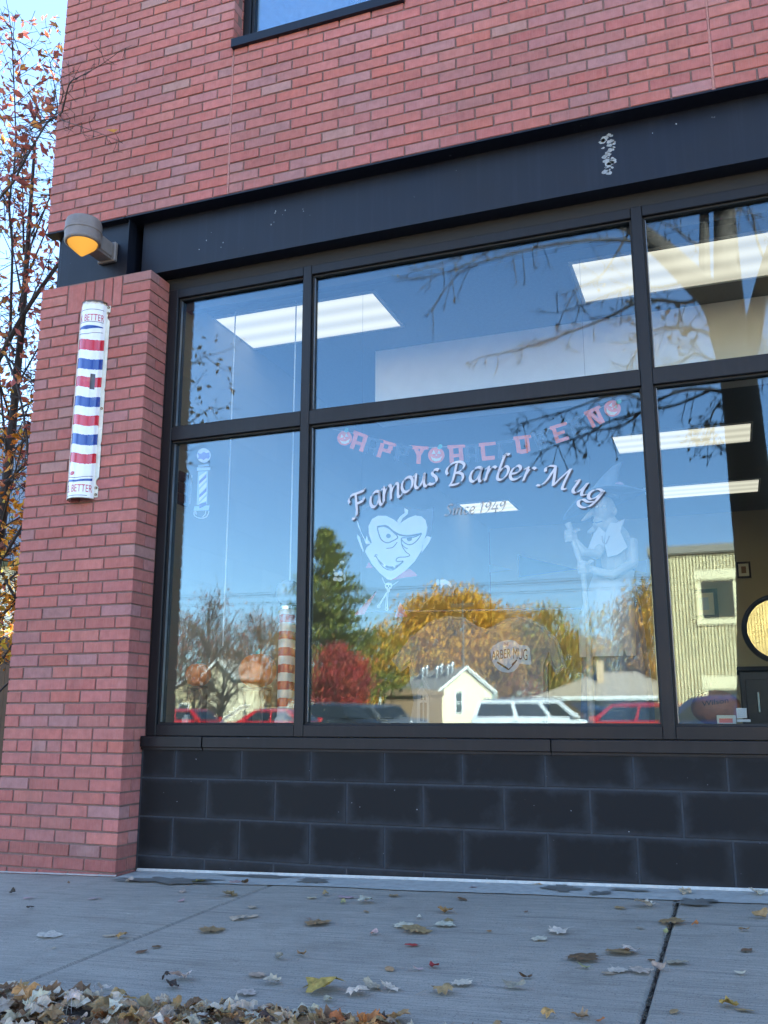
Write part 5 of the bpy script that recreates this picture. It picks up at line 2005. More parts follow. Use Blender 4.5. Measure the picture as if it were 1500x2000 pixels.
# photo rows (v at the right side of the tube) turned into heights
def sv(v):
    u = lerp(188, 160, (v - 600) / 375)
    return at(u, v, -SR * .8).z
for v0, v1, col in ((661, 682, RED), (699, 719, BLU), (734, 754, RED), (773, 792, BLU), (809, 829, RED), (846, 867, BLU), (884, 903, RED)):
    BANDS.append((sv(v1), sv(v0), col))
rows, cols_ = 430, 26
m = MB()
vs = []
for i in range(rows + 1):
    z = z0 + zh * i / rows
    for j in range(cols_ + 1):
        a = pi + pi * j / cols_
        top = .006 * noise.noise((j * .8, 0, 5)) if i == rows else 0
        vs.append((sxc + SR * cos(a), -.006 + SR * .92 * sin(a), z + top))
fs, cl = [], []
for i in range(rows):
    zc = z0 + zh * (i + .5) / rows
    for j in range(cols_):
        t = (j + .5) / cols_
        wave = .0095 * sin((t * 1.25 - .12) * 2 * pi)
        col = WHT
        for b0, b1, cc in BANDS:
            if b0 < zc - wave < b1:
                col = cc
        # damaged patch in the third red band
        if .70 < t < .80 and BANDS[2][0] - .02 < zc < BANDS[2][1] + .015:
            col = (.05, .03, .03)
        fs.append((i * (cols_ + 1) + j, i * (cols_ + 1) + j + 1, (i + 1) * (cols_ + 1) + j + 1, (i + 1) * (cols_ + 1) + j))
        cl.append(col)
m.v = vs
m.f = fs
m.c = cl
tube_ = m.build('tube', M['enamel'], es, smooth=True)
# rolled ends and mounting flanges with holes
m = MB()
for z in (z0, z1):
    m.tube([(sxc + (SR - .001) * cos(pi + pi * j / 20), -.006 + (SR * .92 - .001) * sin(pi + pi * j / 20), z) for j in range(21)], .0028, 6)
M['rust'] = pm('rusty_edge', (.16, .085, .04), .85, var=.5, scale=40, bump=.5, bscale=120)
m.build('rolled_edge', M['rust'], es)
M['enamelw'] = pm('old_white_enamel', (.62, .60, .50), .25, var=.2, scale=14, coat=.3)
m = MB()
for s in (-1, 1):
    xa, xb_ = (sxc + SR - .002, sxc + SR + .026) if s > 0 else (sxc - SR - .024, sxc - SR + .002)
    n = 60
    vs = []
    for k in range(n + 1):
        z = lerp(z0 + .012, z1 - .02, k / n)
        t = k / n
        nar = .35 if (.06 < t < .085 or .93 < t < .955) else (.8 if abs(t - .55) < .01 or abs(t - .27) < .01 else 1)
        w_ = (xb_ - xa) * nar if s > 0 else (xb_ - xa)
        vs += [(xa, -.008, z), (xa + w_, -.006, z), (xa, -.003, z), (xa + w_, -.003, z)]
    fs = []
    for k in range(n):
        o = 4 * k
        fs += [(o, o + 1, o + 5, o + 4), (o + 1, o + 3, o + 7, o + 5), (o + 3, o + 2, o + 6, o + 7)]
    m.add(vs, fs)
m.build('flange', M['enamelw'], es)
for tz in (.022, .055, .45, .945, .975):
    z = lerp(z0, z1, tz)
    Mx = Matrix.Translation((sxc + SR + .014, -.0085, z)) @ Matrix.Rotation(pi / 2, 4, 'X')
    MB().lathe([(.0055, 0), (.0085, .002), (.0085, -.002), (.003, -.0015), (0, -.0012)], 12, Mx).build('screw_hole', M['rust'], es)
# bands of lettering on the tube
def on_tube(x, z, off=.0009):
    """x metres along the arc measured from the right edge leftwards (negative)"""
    a = 2 * pi + x / SR
    return (sxc + (SR + off) * cos(a), -.006 + (SR * .92 + off) * sin(a), z)


M['inkred'] = pm('red_enamel', (.50, .012, .03), .2, var=.1, coat=.4)
M['inkblue'] = pm('blue_enamel', (.010, .05, .26), .2, var=.1, coat=.4)
M['inkblack'] = pm('navy_enamel', (.012, .02, .05), .2, var=.1, coat=.4)


def tube_text(s, zlow, hgt_, right, squeeze):
    v, f = text_geo(s)
    mx = max(p[0] for p in v)
    my = max(p[1] for p in v)
    ln = mx / my * hgt_ * squeeze
    m = MB()
    m.add([on_tube(right - ln + p[0] / mx * ln, zlow + p[1] / my * hgt_) for p in v], f)
    bm = bmesh.new()
    vv = [bm.verts.new(p) for p in m.v]
    for q_ in m.f:
        try:
            bm.faces.new([vv[i] for i in q_])
        except ValueError:
            pass
    bmesh.ops.triangulate(bm, faces=list(bm.faces))
    bmesh.ops.subdivide_edges(bm, edges=[e for e in bm.edges if e.calc_length() > .01], cuts=1)
    k = MB().bm(bm)
    k.build('sign_words', M['inkred'], es)


tube_text('LOOK BETTER', sv(626), .043, -.020, .62)
tube_text('FEEL BETTER', sv(960), .043, -.020, .62)


def tube_line(zf, th, mat_, name, x0=-.245, x1=-.022):
    m = MB()
    n = 30
    for k in range(n):
        a, b = lerp(x0, x1, k / n), lerp(x0, x1, (k + 1) / n)
        m.add([on_tube(a, zf(k / n) - th(k / n)), on_tube(b, zf((k + 1) / n) - th((k + 1) / n)), on_tube(b, zf((k + 1) / n) + th((k + 1) / n)), on_tube(a, zf(k / n) + th(k / n))], [(0, 1, 2, 3)])
    m.build(name, mat_, es)


lin = lambda t: .0016
tube_line(lambda t: sv(604), lin, M['inkblack'], 'sign_rule')
tube_line(lambda t: sv(628), lin, M['inkblack'], 'sign_rule')
tube_line(lambda t: sv(647) - .016 * (1 - min(1, abs(t - .55) / .45)) , lin, M['inkblack'], 'sign_rule')
tube_line(lambda t: sv(637) - .006 * (1 - min(1, abs(t - .55) / .45)), lambda t: .003 + .010 * (1 - min(1, abs(t - .55) / .45)), M['inkblue'], 'sign_swash')
tube_line(lambda t: sv(928) - .016 * (1 - min(1, abs(t - .55) / .45)), lin, M['inkblack'], 'sign_rule')
tube_line(lambda t: sv(935) - .012 * (1 - min(1, abs(t - .55) / .45)), lambda t: .006 + .004 * abs(t - .55), M['inkblue'], 'sign_swash')
tube_line(lambda t: sv(967), lin, M['inkblack'], 'sign_rule', -.22, -.05)
m = MB()
cz_ = sv(923)
pts = [on_tube(-.155 + .020 * cos(a * pi / 10), cz_ + .013 * sin(a * pi / 10), .0012) for a in range(20)]
m.add(pts + [on_tube(-.155, cz_, .0012)], [(i, (i + 1) % 20, 20) for i in range(20)])
m.build('maker_badge', M['inkred'], es)

# ================================================================== wall lamp
mp = at(217, 484, .043)
lm = thing('wall_lamp', 'lit round grey wall lamp with amber cone on steel plate', 'lamp', (mp.x, .04, mp.z))
M['castgrey'] = pm('weathered_cast_grey', (.19, .165, .155), .6, .1, var=.25, scale=14, bump=.2, bscale=120)
lx, ly, lz = mp.x - .02, -.20, mp.z - .035
R_l = .108
T = Matrix.Translation((lx, ly, lz))
m = MB().lathe([(0, .105), (R_l * .72, .100), (R_l * .93, .088), (R_l, .066), (R_l, .020), (R_l + .004, .016), (R_l + .004, .010), (R_l, .006), (R_l * .985, -.038), (R_l * 1.0, -.042), (R_l * 1.0, -.050), (R_l * .97, -.056), (R_l * .90, -.060), (R_l * .84, -.058), (R_l * .82, -.030)], 40, T)
hs = m.build('housing', M['castgrey'], lm, smooth=True)
q = NB('lit_amber_lens')
e = q.n('Emission')
lw = q.n('LayerWeight')
lw.inputs[0].default_value = .35
e.inputs[0].default_value = (1.0, .48, .08, 1)
q.l(q.math('MULTIPLY_ADD', lw.outputs['Facing'], -.022, .068), e.inputs[1])
q.l(e.outputs[0], q.out.inputs[0])
M['lens'] = q.m
m = MB().lathe([(R_l * .815, -.045), (R_l * .80, -.060), (R_l * .74, -.074), (R_l * .40, -.108), (R_l * .10, -.136), (0, -.140)], 36, T)
m.build('lens_cone', M['lens'], lm, smooth=True)
m = MB()
m.bbox(lx - .045, lx + .060, ly + .06, .012, lz - .052, lz + .045, .006)
m.bbox(lx - .040, lx + .055, ly + .07, .0125, lz - .066, lz - .0525, .004)
m.build('arm', M['castgrey'], lm)
MB().bbox(lx - .055, lx + .075, .0125, .0435, lz - .075, lz + .055, .006).build('back_box', M['castgrey'], lm)

# ================================================================== ceiling lights
M['diffuser'] = emit('lit_ceiling_diffuser', (1.0, .96, .80), .95)
q = NB('lit_prismatic_diffuser')
e = q.n('Emission')
gm = q.n('NewGeometry').outputs['Position']
wv = q.n('TexWave', wave_type='BANDS', bands_direction='Y')
wv.inputs['Scale'].default_value = 1.55
q.l(gm, wv.inputs[0])
e.inputs[0].default_value = (1.0, .96, .80, 1)
q.l(q.math('MULTIPLY_ADD', wv.outputs[1], .018, .046), e.inputs[1])
q.l(e.outputs[0], q.out.inputs[0])
M['diffuser'] = q.m
LIGHTS = [(.88, 2.00, .65, 1.18, 'lit ceiling light panel close behind the narrow upper pane'), (3.23, 4.42, .70, 1.24, 'lit ceiling light panel behind the upper right pane'),
          (3.03, 4.25, 4.27, 4.87, 'lit ceiling light panel seen above the witch figure'), (3.14, 4.36, 6.45, 7.05, 'lit ceiling light panel near the back wall beside the street window end'),
          (.90, 1.52, 6.50, 7.08, 'lit ceiling light panel over the vampire decal hair'), (5.6, 6.8, .7, 1.24, 'lit ceiling light panel past the right window mullion'), (5.6, 6.8, 4.3, 4.9, 'lit ceiling light panel deep in the right of the shop')]
for x0, x1, y0, y1, lab in LIGHTS:
    t = thing('ceiling_light', lab, 'ceiling light', ((x0 + x1) / 2, (y0 + y1) / 2, IZ1), 'ceiling light panels')
    m = MB()
    for a, b, c, d in ((x0 - .02, x1 + .02, y0 - .02, y0), (x0 - .02, x1 + .02, y1, y1 + .02), (x0 - .02, x0, y0, y1), (x1, x1 + .02, y0, y1)):
        m.box(a, b, c, d, IZ1 - .010, IZ1 + .001)
    m.build('frame', M['trimw'], t)
    MB().box(x0 + .0005, x1 - .0005, y0 + .0005, y1 - .0005, IZ1 - .006, IZ1 + .0005).build('diffuser', M['diffuser'], t)

# ================================================================== shop display
SZ = .7625


def pumpkin(label, u, v, Y, r, stand):
    c = at(u, v, Y)
    t = thing('pumpkin', label, 'pumpkin', (c.x, c.y, c.z - r * .85))
    vs = []
    n, k = 40, 14
    for i in range(k + 1):
        th = pi * i / k
        for j in range(n):
            a = 2 * pi * j / n
            rr = r * (1 - .09 * abs(cos(a * 5)) ** .7) * (sin(th) ** .8)
            vs.append((c.x + rr * cos(a), c.y + rr * sin(a), c.z + r * .86 * cos(th) - (.10 * r if i == 0 else 0)))
    fs = [(i * n + j, i * n + (j + 1) % n, (i + 1) * n + (j + 1) % n, (i + 1) * n + j) for i in range(k) for j in range(n)]
    MB().add(vs, fs).build('rind', M['pork'], t, smooth=True)
    MB().tube([(c.x, c.y, c.z + r * .74), (c.x, c.y, c.z + r * .95), (c.x + .015, c.y, c.z + r * 1.12)], [.017, .011, .009], 8).build('stalk', M['pgreen'], t)
    if stand:
        b = thing('display_stand', 'small dark stand under the ' + stand, 'stand', (c.x, c.y, SZ))
        MB().bbox(c.x - r * .6, c.x + r * .6, c.y - r * .5, c.y + r * .5, c.z - r * .86 - .018, c.z - r * .85, .003).build('top', M['wood'], b)
        for sx_ in (-1, 1):
            MB().box(c.x + sx_ * r * .52 - .009, c.x + sx_ * r * .52 + .009, c.y - r * .4, c.y + r * .4, SZ, c.z - r * .86 - .0185).build('leg', M['wood'], b)


M['pork'] = pm('pumpkin_rind', (.85, .20, .01), .5, var=.2, scale=12)
pumpkin('large orange pumpkin on a stand in the narrow window bay', 503, 1310, .52, .112, 'large orange pumpkin')
pumpkin('smaller orange pumpkin beside the cream block wall', 387, 1318, .50, .078, 'smaller orange pumpkin')
# barber pole standing in the window
c = at(560, 1300, .46)
bp = thing('barber_pole', 'standing barber pole with red and white stripes behind the mullion', 'barber pole', (c.x, c.y, SZ))
r = .050
zb0, zb1 = at(560, 1384, .46).z, at(560, 1192, .46).z
q = NB('pole_paint')
base = q.n('VertexColor', layer_name='tint').outputs[0]
q.bsdf(q.mix(1.0, base, q.ramp(q.noise(40, 3, .5), [(.3, .9), (.7, 1.05)]), 'MULTIPLY'), .3, 0, .5, coat=.4)
M['polepaint'] = q.m
m = MB()
rows, n = 150, 32
vs = [(c.x + r * cos(2 * pi * j / n), c.y + r * sin(2 * pi * j / n), lerp(zb0, zb1, i / rows)) for i in range(rows + 1) for j in range(n)]
fs, cl = [], []
for i in range(rows):
    for j in range(n):
        z = i / rows * (zb1 - zb0)
        ph = (z / .094 + .10 * sin(2 * pi * j / n)) % 1
        cl.append((.50, .03, .03) if ph < .5 else (.72, .70, .66))
        fs.append((i * n + j, i * n + (j + 1) % n, (i + 1) * n + (j + 1) % n, (i + 1) * n + j))
m.v, m.f, m.c = vs, fs, cl
m.build('striped_tube', M['polepaint'], bp, smooth=True)
MB().lathe([(0, SZ), (.062, SZ), (.062, SZ + .03), (.050, SZ + .045), (.050, zb0 - .003), (0, zb0 - .003)], 28, Matrix.Translation((c.x, c.y, 0))).build('base', M['trimw'], bp, smooth=True)
q = NB('frosted_globe')
q.bsdf((.20, .22, .21), .15, 0, .5)
MB().lathe([(.054, zb1 + .001), (.054, zb1 + .02), (.040, zb1 + .03)], 28, Matrix.Translation((c.x, c.y, 0))).build('collar', M['chrome'], bp, smooth=True)
MB().lathe([(.038, zb1 + .03), (.066, zb1 + .055), (.078, zb1 + .10), (.066, zb1 + .145), (.035, zb1 + .168), (0, zb1 + .174)], 28, Matrix.Translation((c.x, c.y, 0))).build('globe', q.m, bp, smooth=True)
# hanging rods
for u0, v0, u1, v1, lab in ((455, 800, 433, 1262, 'thin white hanging rod before the smaller pumpkin'), (574, 800, 566, 1142, 'thin white hanging rod above the standing barber pole')):
    a, b = at(u0, v0, .60), at(u1, v1, .60)
    b.x = a.x = (a.x + b.x) / 2
    a.z = IZ1
    t = tag(MB().tube([a, b], .0042, 8).build('hanging_rod', M['trimw']), lab, 'rod', 'hanging rods')
# tangle of white cord and a plug
M['cord'] = pm('white_cord', (.66, .62, .66), .5, var=.06)
m = MB()
c0 = at(452, 1398, .40)
for k in range(9):
    a = [Vector((c0.x - .06 + random.uniform(-.02, .02), .40 + random.uniform(-.02, .03), SZ + .006))]
    for j in range(1, 7):
        t = j / 6
        a.append(Vector((c0.x - .06 + .15 * t + random.gauss(0, .014), .40 + random.gauss(0, .02), SZ + .008 + .135 * t * (1 - .25 * t) + random.gauss(0, .010) * (1 if j < 6 else .4))))
    m.tube([p for p in a], .0032, 6)
co = m.build('cord_bundle', M['cord'], smooth=True)
tag(co, 'tangled white cord bundle on the window sill', 'cord')
c1 = at(364, 1403, .40)
pl = thing('plug_adapter', 'white plug adapter lying on the sill by the block wall', 'plug', (c1.x, .40, SZ))
MB().bbox(c1.x - .022, c1.x + .022, .38, .42, SZ + .0005, SZ + .04, .006).build('case', M['trimw'], pl)
MB().bbox(c1.x - .014, c1.x + .018, .388, .412, SZ + .0402, SZ + .055, .004).build('cap', M['trimw'], pl)
# black controller on the block wall
d = ray(356, 955)
P = CAM + d * ((.8735 - CAM.x) / d.x)
kb = thing('wall_controller', 'black three section box on the cream block wall', 'box', (.873, P.y, P.z))
zt_, zb_ = at(360, 922, P.y).z, at(353, 988, P.y).z
for k in range(3):
    a, b = lerp(zb_, zt_, k / 3), lerp(zb_, zt_, (k + 1) / 3)
    o = MB().bbox(.8735, .885, P.y - .05, P.y + .05, a + .001, b - .001, .003).build('section', M['black'], kb)
    MB().lathe([(.004, .0012), (0, .0016)], 8, Matrix.Translation((.885, P.y, (a + b) / 2)) @ Matrix.Rotation(pi / 2, 4, 'Y')).build('screw', M['bead'], o)

# ---- hanging shirt with logo
YS = .62
sh = thing('logo_shirt', 'pale work shirt with dark chest logo hanging in the big pane', 'shirt', at(935, 1310, YS))
M['shirt'] = pm('pale_cotton', (.22, .225, .23), .9, var=.08, scale=6, bump=.4, bscale=18)
outl = [(930, 1222), (905, 1206), (872, 1202), (835, 1215), (800, 1245), (763, 1288), (781, 1312), (797, 1300), (799, 1330), (806, 1370), (797, 1414), (797, 1470), (1069, 1470), (1069, 1414), (1068, 1300), (1072, 1290), (1084, 1318), (1105, 1302), (1088, 1250), (1062, 1222), (1025, 1203), (990, 1206), (965, 1220), (948, 1228)]
bm = bmesh.new()
fr = [bm.verts.new(at(u, v, YS)) for u, v in outl]
bk = [bm.verts.new(at(u, v, YS) + Vector((0, .07, 0))) for u, v in outl]
n = len(outl)
bm.faces.new(fr)
bm.faces.new(bk[::-1])
for i in range(n):
    bm.faces.new((fr[i], bk[i], bk[(i + 1) % n], fr[(i + 1) % n]))
bmesh.ops.recalc_face_normals(bm, faces=list(bm.faces))
bmesh.ops.bevel(bm, geom=[e for e in bm.edges if abs(e.verts[0].co.y - e.verts[1].co.y) < 1e-4], offset=.018, segments=3, affect='EDGES')
MB().bm(bm).build('fabric', M['shirt'], sh, smooth=True)
ZL = lambda p: zz(p, 940, 1200, 10.714)
m = MB()
poly(m, ZL([(190, 760), (240, 660), (400, 570), (560, 530), (700, 550), (800, 640), (960, 652), (1012, 720), (1045, 1040), (1000, 1055), (800, 1030), (760, 1110), (680, 1190), (560, 1220), (440, 1205), (340, 1150), (270, 1070), (220, 960)]), YS - .0025, .0015)
lg = m.build('logo_patch', M['dblue'], sh)
m = MB()
for s, x0, x1, yb, yt, slope in (('ARBER', 215, 615, 965, 770, -.16), ('MUG', 655, 965, 925, 690, .12), ('THE', 468, 575, 662, 592, -.05)):
    v, f = text_geo(s)
    mx, my = max(p[0] for p in v), max(p[1] for p in v)
    pts = []
    for p in v:
        x = lerp(x0, x1, p[0] / mx)
        y = lerp(yb, yt, p[1] / my) + slope * (x - x0)
        pts.append(at(940 + x / 10.714, 1200 + y / 10.714, YS - .0032))
    m.add(pts, f)
m.build('logo_letters', M['dblk'], lg)
m = MB()
for i, e in enumerate(([(325, 995), (340, 985), (560, 1120), (575, 1165), (550, 1160), (330, 1020)], [(750, 950), (735, 945), (635, 1040), (640, 1075), (560, 1150), (580, 1165), (655, 1085), (745, 975)])):
    poly(m, ZL(e), YS - .0036 - .0004 * i, .0003)
m.build('logo_razor', M['dblk'], lg)
MB().tube([at(700, 1195, YS + .035), at(935, 1192, YS + .035), at(1170, 1188, YS + .035)], .006, 8).build('hanger_bar', M['chrome'], sh)
m = MB()
for u in (705, 1165):
    a = at(u, 1193, YS + .035)
    m.tube([a, Vector((a.x, a.y, IZ1))], .0007, 5)
m.build('hanger_wire', M['black'], sh)

# ---- paper gothic window
gw = thing('gothic_cutout', 'grey card gothic arch standing on the sill below the shirt', 'cutout', at(825, 1412, .42))
ZG = lambda p: zz(p, 600, 1100, 4.286)
M['card'] = pm('grey_card', (.34, .34, .35), .8, var=.08)
m = MB()
poly(m, ZG([(915, 1345), (925, 1090), (965, 1030), (1020, 1120), (1022, 1345)]), .42, .004)
cb2 = m.build('panel', M['card'], gw)
m = MB()
for e in ([(945, 1325), (945, 1170), (965, 1165), (965, 1325)], [(978, 1325), (978, 1165), (1000, 1170), (1000, 1325)], [(950, 1145), (958, 1100), (968, 1145)], [(976, 1145), (986, 1100), (994, 1150)]):
    poly(m, ZG(e), .4188, .0006)
m.build('tracery', M['pblack'], cb2)
m = MB()
poly(m, ZG([(975, 985), (985, 980), (1032, 1065), (1024, 1075)]), .4185, .003)
poly(m, ZG([(918, 1080), (962, 1018), (972, 1030), (924, 1095)]), .4170, .003)
m.build('gable_trim', M['card'], cb2)

# ---- witch figure
YW = .66
wt = thing('witch_figure', 'carved witch figure with pointed hat and staff behind the glass', 'statue', at(1195, 1412, YW))
M['carved'] = pm('pale_carved_wood', (.42, .40, .36), .7, var=.15, scale=12, bump=.3, bscale=60)
M['cloth'] = pm('witch_white_cloth', (.52, .52, .53), .9, var=.06, scale=8, bump=.3, bscale=40)
M['dress'] = pm('witch_blue_dress', (.16, .22, .30), .9, var=.15, scale=8, bump=.3, bscale=40)
M['hat'] = pm('witch_hat_felt', (.15, .20, .28), .95, var=.2, scale=10, bump=.4, bscale=60)
Pw = lambda u, v, dy=0.0: at(u, v, YW + dy)
mpp = .00277


def ell(m, c, rx, ry, rz, n=16, k=10):
    vs = [(c.x + rx * sin(pi * i / k) * cos(2 * pi * j / n), c.y + ry * sin(pi * i / k) * sin(2 * pi * j / n), c.z + rz * cos(pi * i / k)) for i in range(k + 1) for j in range(n)]
    m.add(vs, [(i * n + j, (i + 1) * n + j, (i + 1) * n + (j + 1) % n, i * n + (j + 1) % n) for i in range(k) for j in range(n)])


body = MB()
ell(body, Pw(1180, 996), .062, .075, .080)
ell(body, Pw(1174, 1022), .046, .055, .050)
body.tube([Pw(1166, 996), Pw(1158, 1000), Pw(1148, 1008), Pw(1139, 1016), Pw(1135, 1017)], [.020, .019, .015, .010, .005], 10)
body.tube([Pw(1172, 1024), Pw(1160, 1034), Pw(1150, 1040), Pw(1147, 1040)], [.026, .018, .013, .008], 10)
ell(body, Pw(1201, 998, -.02), .014, .022, .022, 10, 8)
body.tube([Pw(1188, 1015), Pw(1200, 1045), Pw(1205, 1080), Pw(1203, 1120)], [.04, .075, .098, .085], 14)
# arms
body.tube([Pw(1180, 1052, -.06), Pw(1166, 1082, -.13), Pw(1140, 1078, -.17), Pw(1122, 1056, -.17)], [.036, .030, .025, .020], 10)
body.tube([Pw(1232, 1056, -.05), Pw(1236, 1100, -.09), Pw(1195, 1124, -.15), Pw(1155, 1112, -.17)], [.038, .033, .026, .021], 10)
for (hu, hv) in ((1117, 1049), (1143, 1110)):
    h = Pw(hu, hv, -.17)
    ell(body, h, .030, .024, .036, 12, 8)
    for k in range(4):
        zf = h.z + .026 - .017 * k
        ln = (.9, 1.05, 1.0, .8)[k]
        body.tube([Vector((h.x + .014, h.y - .012, zf)), Vector((h.x + .004, h.y - .042 * ln, zf + .002)), Vector((h.x - .022, h.y - .044 * ln, zf + .001)), Vector((h.x - .034, h.y - .020, zf))], [.0088, .0086, .008, .0065], 8)
    body.tube([Vector((h.x + .018, h.y - .006, h.z + .020)), Vector((h.x + .034, h.y - .022, h.z + .034)), Vector((h.x + .050, h.y - .024, h.z + .030))], [.010, .009, .007], 8)
bo_ = body.build('body', M['carved'], wt, smooth=True)
md = bo_.modifiers.new('skin', 'REMESH')
md.mode = 'VOXEL'
md.voxel_size = .0045
md.use_smooth_shade = True
s2 = bo_.modifiers.new('soft', 'SMOOTH')
s2.iterations = 3


def skirt(prof, name, mat_, fold=.06, seed=0, dy=0.0):
    vs = []
    n = 48
    for (v, u, hw) in prof:
        c = Pw(u, v, dy)
        for j in range(n):
            a = 2 * pi * j / n
            rr = hw * mpp * (1 + fold * sin(a * 9 + seed) * min(1, (v - prof[0][0]) / 90))
            vs.append((c.x + rr * cos(a), c.y + rr * .72 * sin(a), c.z))
    k = len(prof)
    MB().add(vs, [(i * n + j, (i + 1) * n + j, (i + 1) * n + (j + 1) % n, i * n + (j + 1) % n) for i in range(k - 1) for j in range(n)]).build(name, mat_, wt, smooth=True)


skirt([(1060, 1207, 30), (1085, 1206, 39), (1118, 1200, 36), (1150, 1197, 42), (1210, 1196, 54), (1290, 1200, 60), (1360, 1204, 64), (1410, 1205, 66)], 'dress', M['dress'], .05)
skirt([(1117, 1199, 38), (1150, 1194, 44), (1200, 1189, 55), (1240, 1190, 57), (1284, 1192, 57)], 'apron', M['cloth'], .035, 1.2, -.02)
zc_ = lambda p: zz(p, 1080, 880, 6.25)
for i, e in enumerate(([(560, 930), (500, 1010), (425, 1200), (445, 1290), (520, 1330), (590, 1280), (620, 1150), (640, 1000)], [(640, 1000), (630, 1150), (670, 1300), (790, 1270), (910, 1180), (820, 990), (870, 835), (770, 885), (700, 880)])):
    m = MB()
    poly(m, zc_(e), YW - .128 - .006 * i, .022)
    m.build('collar', M['cloth'], wt)
m = MB()
for k in range(3):
    ribbon(m, zc_([(600, 1040), (612, 1120), (650, 1130), (690, 1040)]), YW - .137 - .001 * k, 3 - k * .5)
m.build('brooch', M['card'], wt)
# hat
hc = Pw(1180, 972)
m = MB()
n = 40
vs = []
for i, rr in enumerate((.30, .62, 1.0)):
    for j in range(n):
        a = 2 * pi * j / n
        x, y = rr * .225 * cos(a), rr * .20 * sin(a)
        dz = .035 * x / .225 - .075 * (abs(x) / .225) ** 2 * (1 if x < 0 else .25) * rr + .012 * sin(a * 3)
        vs.append((hc.x + x, hc.y + y, hc.z + dz))
vs2 = [(a, b, c + .010) for a, b, c in vs]
fs = [(i * n + j, i * n + (j + 1) % n, (i + 1) * n + (j + 1) % n, (i + 1) * n + j) for i in range(2) for j in range(n)]
o = 3 * n
m.add(vs + vs2, fs + [tuple(q + o for q in f[::-1]) for f in fs] + [(2 * n + j, 2 * n + (j + 1) % n, o + 2 * n + (j + 1) % n, o + 2 * n + j) for j in range(n)])
m.tube([Pw(1182, 972), Pw(1184, 960), Pw(1188, 945), Pw(1194, 930), Pw(1203, 915), Pw(1214, 902)], [.082, .076, .056, .038, .022, .005], 18)
m.build('hat', M['hat'], wt, smooth=True)
M['rosy'] = pm('faded_pink_band', (.42, .30, .40), .9, var=.2)
m = MB().lathe([(.080, 0), (.086, .012), (.080, .028)], 24, Matrix.Translation(Pw(1184, 966)))
ell(m, Pw(1209, 947, -.03), .024, .018, .018, 12, 8)
m.build('hat_band', M['rosy'], wt, smooth=True)
m = MB()
ell(m, Pw(1166, 990, -.06), .010, .008, .008, 10, 6)
ell(m, Pw(1180, 990, -.072), .010, .008, .008, 10, 6)
m.build('eye', M['trimw'], wt, smooth=True)
m = MB()
m.tube([Pw(1157, 1020, -.02), Pw(1166, 1021, -.05), Pw(1176, 1018, -.055)], .004, 6)
m.build('mouth', M['dress'], wt)
tag_st = thing('witch_staff', 'gnarled pale staff held by the witch figure', 'staff', Pw(1150, 1410, -.185))
MB().tube([Pw(1109, 1022, -.19), Pw(1114, 1034, -.19), Pw(1118, 1052, -.19), Pw(1128, 1082, -.19), Pw(1138, 1108, -.19), Pw(1142, 1150, -.19), Pw(1147, 1200, -.185), Pw(1152, 1300, -.18), Pw(1156, 1412, -.175)], [.018, .014, .013, .014, .013, .014, .016, .017, .020], 10).build('shaft', M['carved'], tag_st, smooth=True)

# ---- back of the shop: mirror, cabinet, pictures, pennants, ball, bottles
YM = 2.2
cm = at(1520, 1228, YM)
mr = thing('round_mirror', 'large round mirror in black frame on the dark cabinet', 'mirror', (cm.x, YM, cm.z))
Mx = Matrix.Translation((cm.x, YM, cm.z)) @ Matrix.Rotation(radians(6), 4, 'Z') @ Matrix.Rotation(pi / 2, 4, 'X')
rm = (at(1520, 1228, YM) - at(1448, 1228, YM)).length
MB().lathe([(rm, -.015), (rm, .02), (rm * .93, .026), (rm * .86, .018), (rm * .86, -.015)], 48, Mx).build('frame', M['black'], mr, smooth=True)
q = NB('mirror_silver')
q.bsdf((.26, .26, .21), .02, 1.0)
MB().lathe([(rm * .865, .006), (0, .006)], 48, Mx).build('glass', q.m, mr)
cz_ = at(1480, 1305, YM).z
cx0 = at(1447, 1360, YM).x
cn = thing('dark_cabinet', 'dark low cabinet under the round mirror', 'cabinet', (cx0, YM, IZ0))
MB().bbox(cx0, cx0 + 1.5, YM - .22, YM + .28, IZ0, cz_ - .03, .006).build('body', M['trim'], cn)
MB().bbox(cx0 - .015, cx0 + 1.515, YM - .24, YM + .30, cz_ - .0295, cz_, .006).build('top', M['black'], cn)
for k in range(2):
    o = MB().bbox(cx0 + .03 + k * .74, cx0 + .70 + k * .74, YM - .236, YM - .2205, IZ0 + .06, cz_ - .08, .004).build('door', M['trim'], cn)
    MB().tube([(cx0 + .10 + k * .74, YM - .25, cz_ - .16), (cx0 + .10 + k * .74, YM - .25, cz_ - .28)], .006, 6).build('handle', M['chrome'], o)
YBK = INT_Y - .252


def frame_pic(u0, v0, u1, v1, lab, inner, Y=YBK):
    a, b = at(u0, v1, Y), at(u1, v0, Y)
    t = thing('framed_picture', lab, 'picture', ((a.x + b.x) / 2, Y, a.z))
    w_ = (b.x - a.x) * .14
    m = MB()
    for p, q_, r_, s_ in ((a.x, b.x, a.z, a.z + w_), (a.x, b.x, b.z - w_, b.z), (a.x, a.x + w_, a.z + w_, b.z - w_), (b.x - w_, b.x, a.z + w_, b.z - w_)):
        m.box(p, q_, Y - .03, Y - .002, r_, s_)
    m.build('frame', M['black'], t)
    MB().box(a.x + w_, b.x - w_, Y - .015, Y - .003, a.z + w_, b.z - w_).build('mat_board', M['pwhite'], t)
    MB().box(lerp(a.x, b.x, .33), lerp(a.x, b.x, .67), Y - .018, Y - .0155, lerp(a.z, b.z, .3), lerp(a.z, b.z, .72)).build('print', inner, t)


